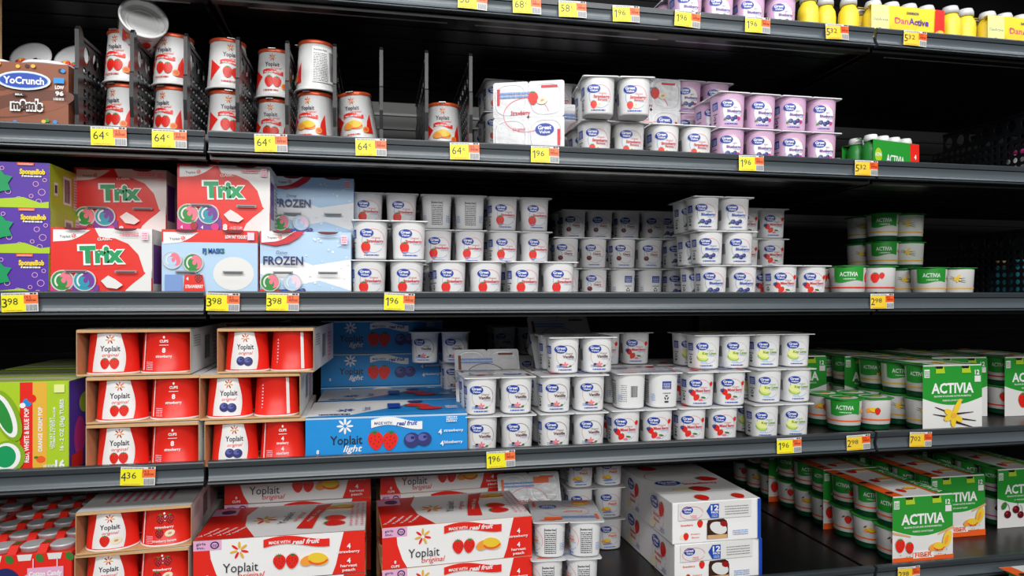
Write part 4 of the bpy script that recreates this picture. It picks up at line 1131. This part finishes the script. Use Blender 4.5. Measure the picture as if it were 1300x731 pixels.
# red carton packs with silver-lidded tubs, shelf E left
def red_tub_front():
    a = Art(); W, H = 80, 66
    a.rect(-W, -H, W, H, 'red')
    for x in (-62, -22, 18, 58):
        a.poly([(x-10, H), (x+10, H), (x+8, H-9), (x-8, H-9)], 'offwhite'); a.ell(x+20, H-6, 5, 7, 'leaf', 30)
    a.ell(-8, 22, 22, 26, 'navy'); a.ell(-8, 18, 14, 18, 'cream'); a.ell(-20, -2, 18, 12, 'skin')
    a.rect(22, 26, 70, 46, 'pink'); a.ell(24, 30, 8, 7, 'pink'); a.text('Cotton Candy', 46, 37, 7, 'white', w=44, bold=.04, shear=.1); a.lines(36, 28, 54, 31, 1, 'magenta', .8)
    a.rect(24, 2, 70, 24, 'scrred'); a.text('Strawberry', 47, 17, 7, 'white', w=42, bold=.04); a.text('Kiwi', 47, 7, 6, 'white', w=18, bold=.04)
    for x in (30, 62): a.rect(x-.7, 46, x+.7, 60, 'ltpink')
    a.arc(6, -4, 18, 26, 2.5, -50, 60, 'orange', 12); a.lines(-70, -50, 60, -40, 1, 'ltpink', .6); return a
def build_tubs():
    root = empty('yogurt_tub_carton')
    b = MB(); w, h, d = .161, .133, .104
    b.box(-w/2, w/2, -d/2, d/2, 0, h, 'red', .001); b.art(red_tub_front(), face_map((0, -d/2, h/2), (1, 0, 0), (0, 0, 1)))
    a = Art()
    for x in (-58, -20, 18, 56): a.ell(x, -14, 10, 14, 'dred'); a.ell(x+18, 0, 6, 12, 'leaf', 20); a.ell(x+14, -26, 5, 7, 'gold')
    b.art(a, face_map((0, 0, h), (1, 0, 0), (0, 1, 0)))
    obj('carton', b.mesh('tub_carton'), root)
    tm = MB(); tm.lathe([(.0165, h+.0004), (.0165, h+.005), (.0175, h+.0055), (.0175, h+.008), (.016, h+.0087)], 'foil_white', 28, 2.0)
    tm = tm.mesh('tub_top')
    for x in (-.060, -.020, .020, .060):
        for y in (-.030, .024): obj('tub_lid', tm, root, (x, y, 0))
    fm = MB()
    fm.prismX([(0, h+.0003), (.046, h+.0003), (.030, h+.0105), (.010, h+.0105)], -.006, .006, 'red')
    fa = Art(); fa.ell(0, 0, 4.5, 6, 'leaf'); fm.art(fa, face_map((0, .020, h+.0105), (1, 0, 0), (0, 1, 0)))
    fm = fm.mesh('carton_flap')
    for y0 in (-.052, .004):
        for x in (-.040, 0, .040): obj('carton_flap', fm, root, (x, y0, 0))
    return root
for k, w in enumerate(('front', 'second', 'third')):
    for j, x in enumerate((-.529, -.700)):
        put(make('tubs', build_tubs), x, 1.118+.053+.108*k, 'E', 0, (0, 0, 0), 'red tub carton with silver lids, %s row, %s' % (w, ('beside the strawberry banana sleeves', 'at the left edge of the picture')[j]), 'yogurt carton', 'red tub cartons at bottom left')

# brown candy-topped four pack, shelf B left
def candy_front():
    a = Art(); W, H = 80, 51
    a.rect(-W, -H, W, H, 'choc')
    a.ell(20, -10, 70, 18, 'brown', 12); a.ell(30, -16, 50, 9, 'choc', 12); a.ell(-40, 20, 40, 10, 'brown', -10)
    rnd = random.Random(8)
    for k in range(26):
        a.ell(rnd.uniform(-78, 78), rnd.choice((rnd.uniform(-48, -22), rnd.uniform(40, 49))), 3, 2.8, rnd.choice(('red', 'gold', 'ltblue', 'green', 'orange', 'dbrown', 'skin')), seg=12)
    a.ell(22, 24, 36, 14, 'offwhite'); a.ell(22, 24, 34, 12.4, 'sky'); a.ell(22, 24, 32, 11, 'blue'); a.text('YoCrunch', 22, 24, 10, 'white', w=54, bold=.03)
    a.text("m&m's", 26, -12, 14, 'white', w=44, bold=.12); a.text("m&m's", 26, -12, 12, 'dbrown', w=40, bold=.05)
    a.rect(8, 1, 24, 5, 'dbrown'); a.text('MILK', 16, 3, 2.6, 'white', w=10, bold=.02)
    a.rect(62, 22, 76, 30, 'ltblue'); a.text('LOW', 70, 16, 5, 'white', w=12, bold=.04); a.text('96', 70, 7, 6, 'white', w=11, bold=.04); a.lines(62, -3, 76, 1, 2, 'white', .5)
    return a
def build_candy():
    root = empty('candy_yogurt_pack'); w, h, d = .160, .104, .150
    b = MB(); b.box(-w/2, w/2, -d/2, d/2, 0, h, 'choc', .0015); b.art(candy_front(), face_map((0, -d/2, h/2), (1, 0, 0), (0, 0, 1)))
    s = Art(); s.ell(-20, 0, 40, 26, 'brown', 10); s.lines(10, -26, 64, 24, 8, 'tan', .4); b.art(s, face_map((w/2, 0, h/2), (0, 1, 0), (0, 0, 1)))
    obj('carton', b.mesh('candy_carton'), root)
    rim = MB(); rim.lathe([(.030, h+.0002), (.037, h+.001), (.037, h+.003), (.034, h+.0065), (.031, h+.007)], 'clear_plastic', 40, 2.4); rim = rim.mesh('dome_rim')
    for x in (-.040, .040):
        for y in (-.037, .037): obj('cup_rim', rim, root, (x, y, 0))
    # foil seals standing up at an angle, with candies inside
    fo = MB(); fo.lathe([(.031, 0), (.031, .0015), (.027, .0022)], 'foil_white', 40, 2.0); fo = fo.mesh('foil_seal')
    cd = MB(); rnd = random.Random(2)
    for k in range(34):
        t = rnd.uniform(200, 340); rr_ = rnd.uniform(.008, .026); bm = bmesh.new()
        bmesh.ops.create_icosphere(bm, subdivisions=1, radius=.0042)
        cd.bm(bm, rnd.choice(('red', 'gold', 'blue', 'green', 'orange', 'dbrown')), True, Matrix.Translation((math.cos(R(t))*rr_, math.sin(R(t))*rr_, .0035)) @ Matrix.Diagonal((1, 1, .6, 1)))
    cd = cd.mesh('candies')
    for x in (-.014, .050):
        for y in (.018,):
            f = obj('foil_seal', fo, root, (x, y, h+.036)); f.rotation_euler = (R(66), 0, R(-4))
            c = obj('candies', cd, f)
    return root
put(make('candy', build_candy), -.531, 1.118+.076, 'B', 0, (0, 0, -1), 'brown chocolate candy yogurt four-pack with foil-topped domes, at the front', 'yogurt pack', 'candy yogurt packs')
put(make('candy', build_candy), -.545, 1.30+.076, 'B', 0, (0, 0, 0), 'second brown candy yogurt pack behind the front one', 'yogurt pack', 'candy yogurt packs')

# ---- small drink bottles in cartons
def bottle_mesh(c1, cap, h=.088):
    b = MB()
    b.lathe([(.0165, 0), (.0190, .002), (.0195, .012), (.0185, .030), (.0192, .050), (.0178, .062), (.0135, .070), (.0130, .073)], c1, 32, 2.0, mats=[c1]*7)
    b.lathe([(.0150, .0735), (.0152, .082), (.0140, h-.003), (.0132, h)], cap, 32, 2.0, mats=[cap]*3)
    return b.mesh('drink_bottle')
def build_drinks(kind):
    root = empty('drink_bottle_carton')
    green = kind == 'green'
    w, h, d = (.160, .074, .082)
    c = 'actgreen' if green else 'danyellow'
    b = MB(); t = .0008
    b.box(-w/2, w/2, -d/2, -d/2+t, 0, h, c); b.box(-w/2, w/2, d/2-t, d/2, 0, h, c); b.box(-w/2, w/2, -d/2, d/2, 0, t, 'cardboard')
    # sloped shoulders up to a top strip between the caps
    b.prism([(-w/2, h), (-w/2, h+.0006), (w/2, h+.0006), (w/2, h)], -d/2, -d/2+.012, c); b.prism([(-w/2, h), (-w/2, h+.0006), (w/2, h+.0006), (w/2, h)], d/2-.012, d/2, c)
    b.prism([(-w/2, h+.010), (-w/2, h+.0108), (w/2, h+.0108), (w/2, h+.010)], -.004, .004, c)
    a = Art(); W, H = 80, 37
    a.rect(-W, -H, W, H, c)
    if green:
        a.poly([(-W, -H), (-W, -22), (-50, -24), (-38, -H)], 'offwhite'); a.ell(-62, 4, 12, 16, 'lime'); a.text('ACTIVIA', -62, 6, 7, 'white', w=22, bold=.03)
        a.text('ACTIVIA', -4, -2, 17, 'white', w=62, bold=.02, rot=-3)
        a.poly([(54, -H), (W, -H), (W, H), (46, H)], 'red'); a.text('4', 66, 8, 10, 'white', bold=.04); a.lines(58, -6, 76, -2, 1, 'ltpink', .6); a.peachfr(62, -20, 8)
    else:
        a.rect(-W, -H, -42, H, 'paleyellow'); a.text('DanActive', -60, 8, 6, 'violet', w=32); a.blueberry(-62, -14, 5); a.blueberry(-54, -18, 5)
        a.ell(-10, -4, 30, 16, 'yellow', 10); a.text('DANNON', 10, 25, 5, 'navy', w=26, bold=.03); a.text('Dan', -15, 8, 13, 'magenta', w=29, bold=.01); a.text('Active', 23, 8, 13, 'violet', w=44, bold=.025)
        a.lines(-6, -16, 40, -12, 1, 'violet', .5); a.lines(-6, -24, 40, -19, 1, 'navy', .8)
        a.poly([(56, -H), (W, -H), (W, H), (60, H)], 'red'); a.peachfr(70, -10, 7)
    b.art(a, face_map((0, -d/2, h/2), (1, 0, 0), (0, 0, 1)))
    obj('carton', b.mesh('drink_carton'), root)
    bt = bottle_mesh('green' if green else 'danyellow', 'plastic_white' if green else 'ltgrey')
    for i in range(4):
        for j in (0, 1): obj('bottle', bt, root, ((i-1.5)*.0396, (j-.5)*.0398, .0008))
    return root
def drinks(kind, X, Y, sh, label, group, rz=0, dz=0):
    return put(make('drinks', build_drinks, kind), X, Y, sh, dz, (0, 0, rz), label, 'drink carton', group, (.80, .9, .90) if sh == 'B' else (1, 1, .93))
drinks('green', 1.006, 1.212, 'B', 'green drink bottle carton with a red end, alone at the front of the upper shelf', 'green drink cartons', rz=11)
drinks('green', 1.03, 1.42, 'B', 'green drink bottle carton in the dark behind the front one', 'green drink cartons', rz=4)
g = 'yellow drink bottle cartons on the top shelf'
drinks('yellow', 1.000, 1.172, 'A', 'yellow drink bottle carton with a red end, left of the lone bottle', g)
drinks('yellow', 1.262, 1.172, 'A', 'yellow drink bottle carton at the top right corner', g)
drinks('yellow', .862, 1.30, 'A', 'yellow drink bottle carton in shade, left of the others', g)
drinks('yellow', 1.10, 1.30, 'A', 'yellow drink bottle carton in the row behind, middle', g)
drinks('yellow', 1.30, 1.30, 'A', 'yellow drink bottle carton in the row behind, right', g)
bt = bottle_mesh('danyellow', 'ltgrey')
for (x, y, w) in ((.806, 1.160, 'leftmost of three standing loose beside the pink packs'), (.850, 1.170, 'second loose one from the pink packs'), (.893, 1.160, 'third loose one, touching the yellow carton'), (1.118, 1.155, 'standing between the two front yellow cartons'), (1.158, 1.160, 'right of the bottle between the yellow cartons')):
    o = obj('drink_bottle', bt); put(o, x, y, 'A', 0, label='yellow drink bottle, '+w, cat='drink bottle', group='loose yellow drink bottles')
# dim bottles behind the far right dividers
for sh, cols, nm in (('B', ('pink', 'offwhite', 'magenta'), 'pink and white'), ('C', ('teal', 'skin', 'teal'), 'teal and tan')):
    X0 = 1.392 if sh == 'B' else 1.435
    for i in range(4 if sh == 'C' else 2):
        bm_ = bottle_mesh(cols[i % 3], cols[(i+1) % 3])
        for j in (0,):
            o = obj('drink_bottle', bm_)
            put(o, X0, 1.19+i*.05 + (.02 if sh == 'B' else 0), sh, 0, label='%s bottle behind the divider at the right edge, %s from the front' % (nm, ('first', 'second', 'third', 'fourth')[i]), cat='drink bottle', group='dim bottles behind the right dividers')

# ---- price tags
def tag_mesh(big, small, cent, faded=False):
    b = MB(); w, h = .048, .0275
    n = 8; cv = lambda x: -.0012*math.sin((x/w+.5)*PI)
    for k in range(n):
        x0 = -w/2+w*k/n; x1 = -w/2+w*(k+1)/n
        i = len(b.v); b.v += [(x0, cv(x0), -h/2), (x1, cv(x1), -h/2), (x1, cv(x1), h/2), (x0, cv(x0), h/2), (x0, cv(x0)+.0004, -h/2), (x1, cv(x1)+.0004, -h/2), (x1, cv(x1)+.0004, h/2), (x0, cv(x0)+.0004, h/2)]
        for q in ((0, 1, 2, 3), (5, 4, 7, 6), (3, 2, 6, 7), (1, 0, 4, 5)): b.face([i+a for a in q], 'offwhite')
        if k == 0: b.face((i, i+3, i+7, i+4), 'offwhite')
        if k == n-1: b.face((i+1, i+5, i+6, i+2), 'offwhite')
    a = Art(); Y = 'tagyellow' if not faded else 'yellow'
    a.rect(-24, -13.7, 6, 10.5, Y); a.rect(6, -2, 24, 10.5, 'tagorange' if not faded else 'orange'); a.rect(6, -13.7, 8, -2, Y)
    a.lines(-22, 11.2, 8, 13, 1, 'grey', .7, len(big)); a.rect(14, 11.2, 18, 13.2, 'ink'); a.rect(19, 11.2, 22, 13.2, 'ink')
    if cent: a.text(big, -13, 1, 12, 'ink', w=15, bold=-.005); a.text(small, -1.5, 4, 6, 'ink', w=3.8)
    elif big == '1': a.rect(-18.6, -7, -16.9, 6, 'ink'); a.poly([(-18.6, 6), (-21.4, 3.4), (-21.4, 1.8), (-18.6, 4)], 'ink')
    else: a.text(big, -19.5, -0.5, 13, 'ink', w=7, bold=-.002); a.text(small, -8.5, 1.5, 9.5 if not faded else 8, 'ink', w=13.5, bold=-.006)
    if big == '1': a.text(small, -8.5, 1.5, 9.5, 'ink', w=13.5, bold=-.006)
    a.text('19.5', 11.5, 7, 4, 'dred', w=8); a.lines(9, 1.5, 22, 5, 2, 'dred', .5, 4); a.bars(9, -12.5, 22.5, -3.5, 'grey', 6); a.lines(-20, -12, 4, -10, 1, 'gold', .6)
    b.art(a, lambda x, y, l: Vector((x*.001, cv(x*.001)-.00012-.00006*l, y*.001)), 5.0)
    return b.mesh('price_tag')
TAGS = [('B', 138, '64', 'c', 'far left, under the first divider'), ('B', 215, '64', 'c', 'second from the left'), ('B', 344, '64', 'c', 'third, left of the peach stack'), ('B', 471, '64', 'c', 'fourth, by the leaning peach cup'), ('B', 590, '64', 'c', 'under the last divider'),
 ('B', 692, '1', '96', 'under the sideways strawberry banana pack'), ('B', 954, '1', '96', 'under the pink blueberry packs'), ('B', 1100, '5', '32', 'under the green drink carton'),
 ('C', 25, '3', '98', 'under the purple and lime cartons'), ('C', 283, '3', '98', 'under the red-topped pale blue carton'), ('C', 359, '3', '98', 'under the pale blue winter carton'), ('C', 507, '1', '96', 'under the front strawberry stack'), ('C', 1120, '2', '98', 'under the green vanilla packs'),
 ('D', 175, '4', '36', 'under the strawberry sleeves'), ('D', 636, '1', '96', 'under the vanilla packs'), ('D', 1002, '1', '96', 'under the key lime packs'), ('D', 1090, '2', '98', 'under the green peach pack'), ('D', 1169, '7', '02', 'under the large vanilla carton'),
 ('A', 600, '58', 'c', 'on the top shelf rail, leftmost'), ('A', 669, '68', 'c', 'on the top shelf rail, second'), ('A', 727, '58', 'c', 'on the top shelf rail, third'), ('A', 795, '1', '96', 'on the top shelf rail above the jutting pack'), ('A', 873, '1', '96', 'top shelf rail above the pink stack'), ('A', 962, '1', '96', 'on the top shelf rail under the upper pink packs'),
 ('A', 1063, '5', '32', 'on the top shelf rail under the loose yellow bottles'), ('A', 1162, '5', '32', 'on the top shelf rail under the yellow carton'), ('E', 1154, '2', '98', 'on the bottom rail under the fiber carton')]
tm = {}
for (sh, px, bg, sm, w) in TAGS:
    fd = px > 1040
    key = (bg, sm, fd)
    if key not in tm: tm[key] = tag_mesh(bg, sm, sm == 'c', fd)
    o = obj('price_tag', tm[key], None, (rx(px, FRONT-.003), FRONT-.0028, LEVEL[sh]+.012-.0165))
    o.rotation_euler = (R(random.uniform(-1, 2)), R(random.uniform(-2.5, 2.5)), R(random.uniform(-2, 2)))
    rd = ('%s cents' % bg) if sm == 'c' else '%s.%s' % (bg, sm)
    tag(o, 'yellow price tag reading %s, %s' % (rd, w), 'price tag', 'price tags on the shelf rails')
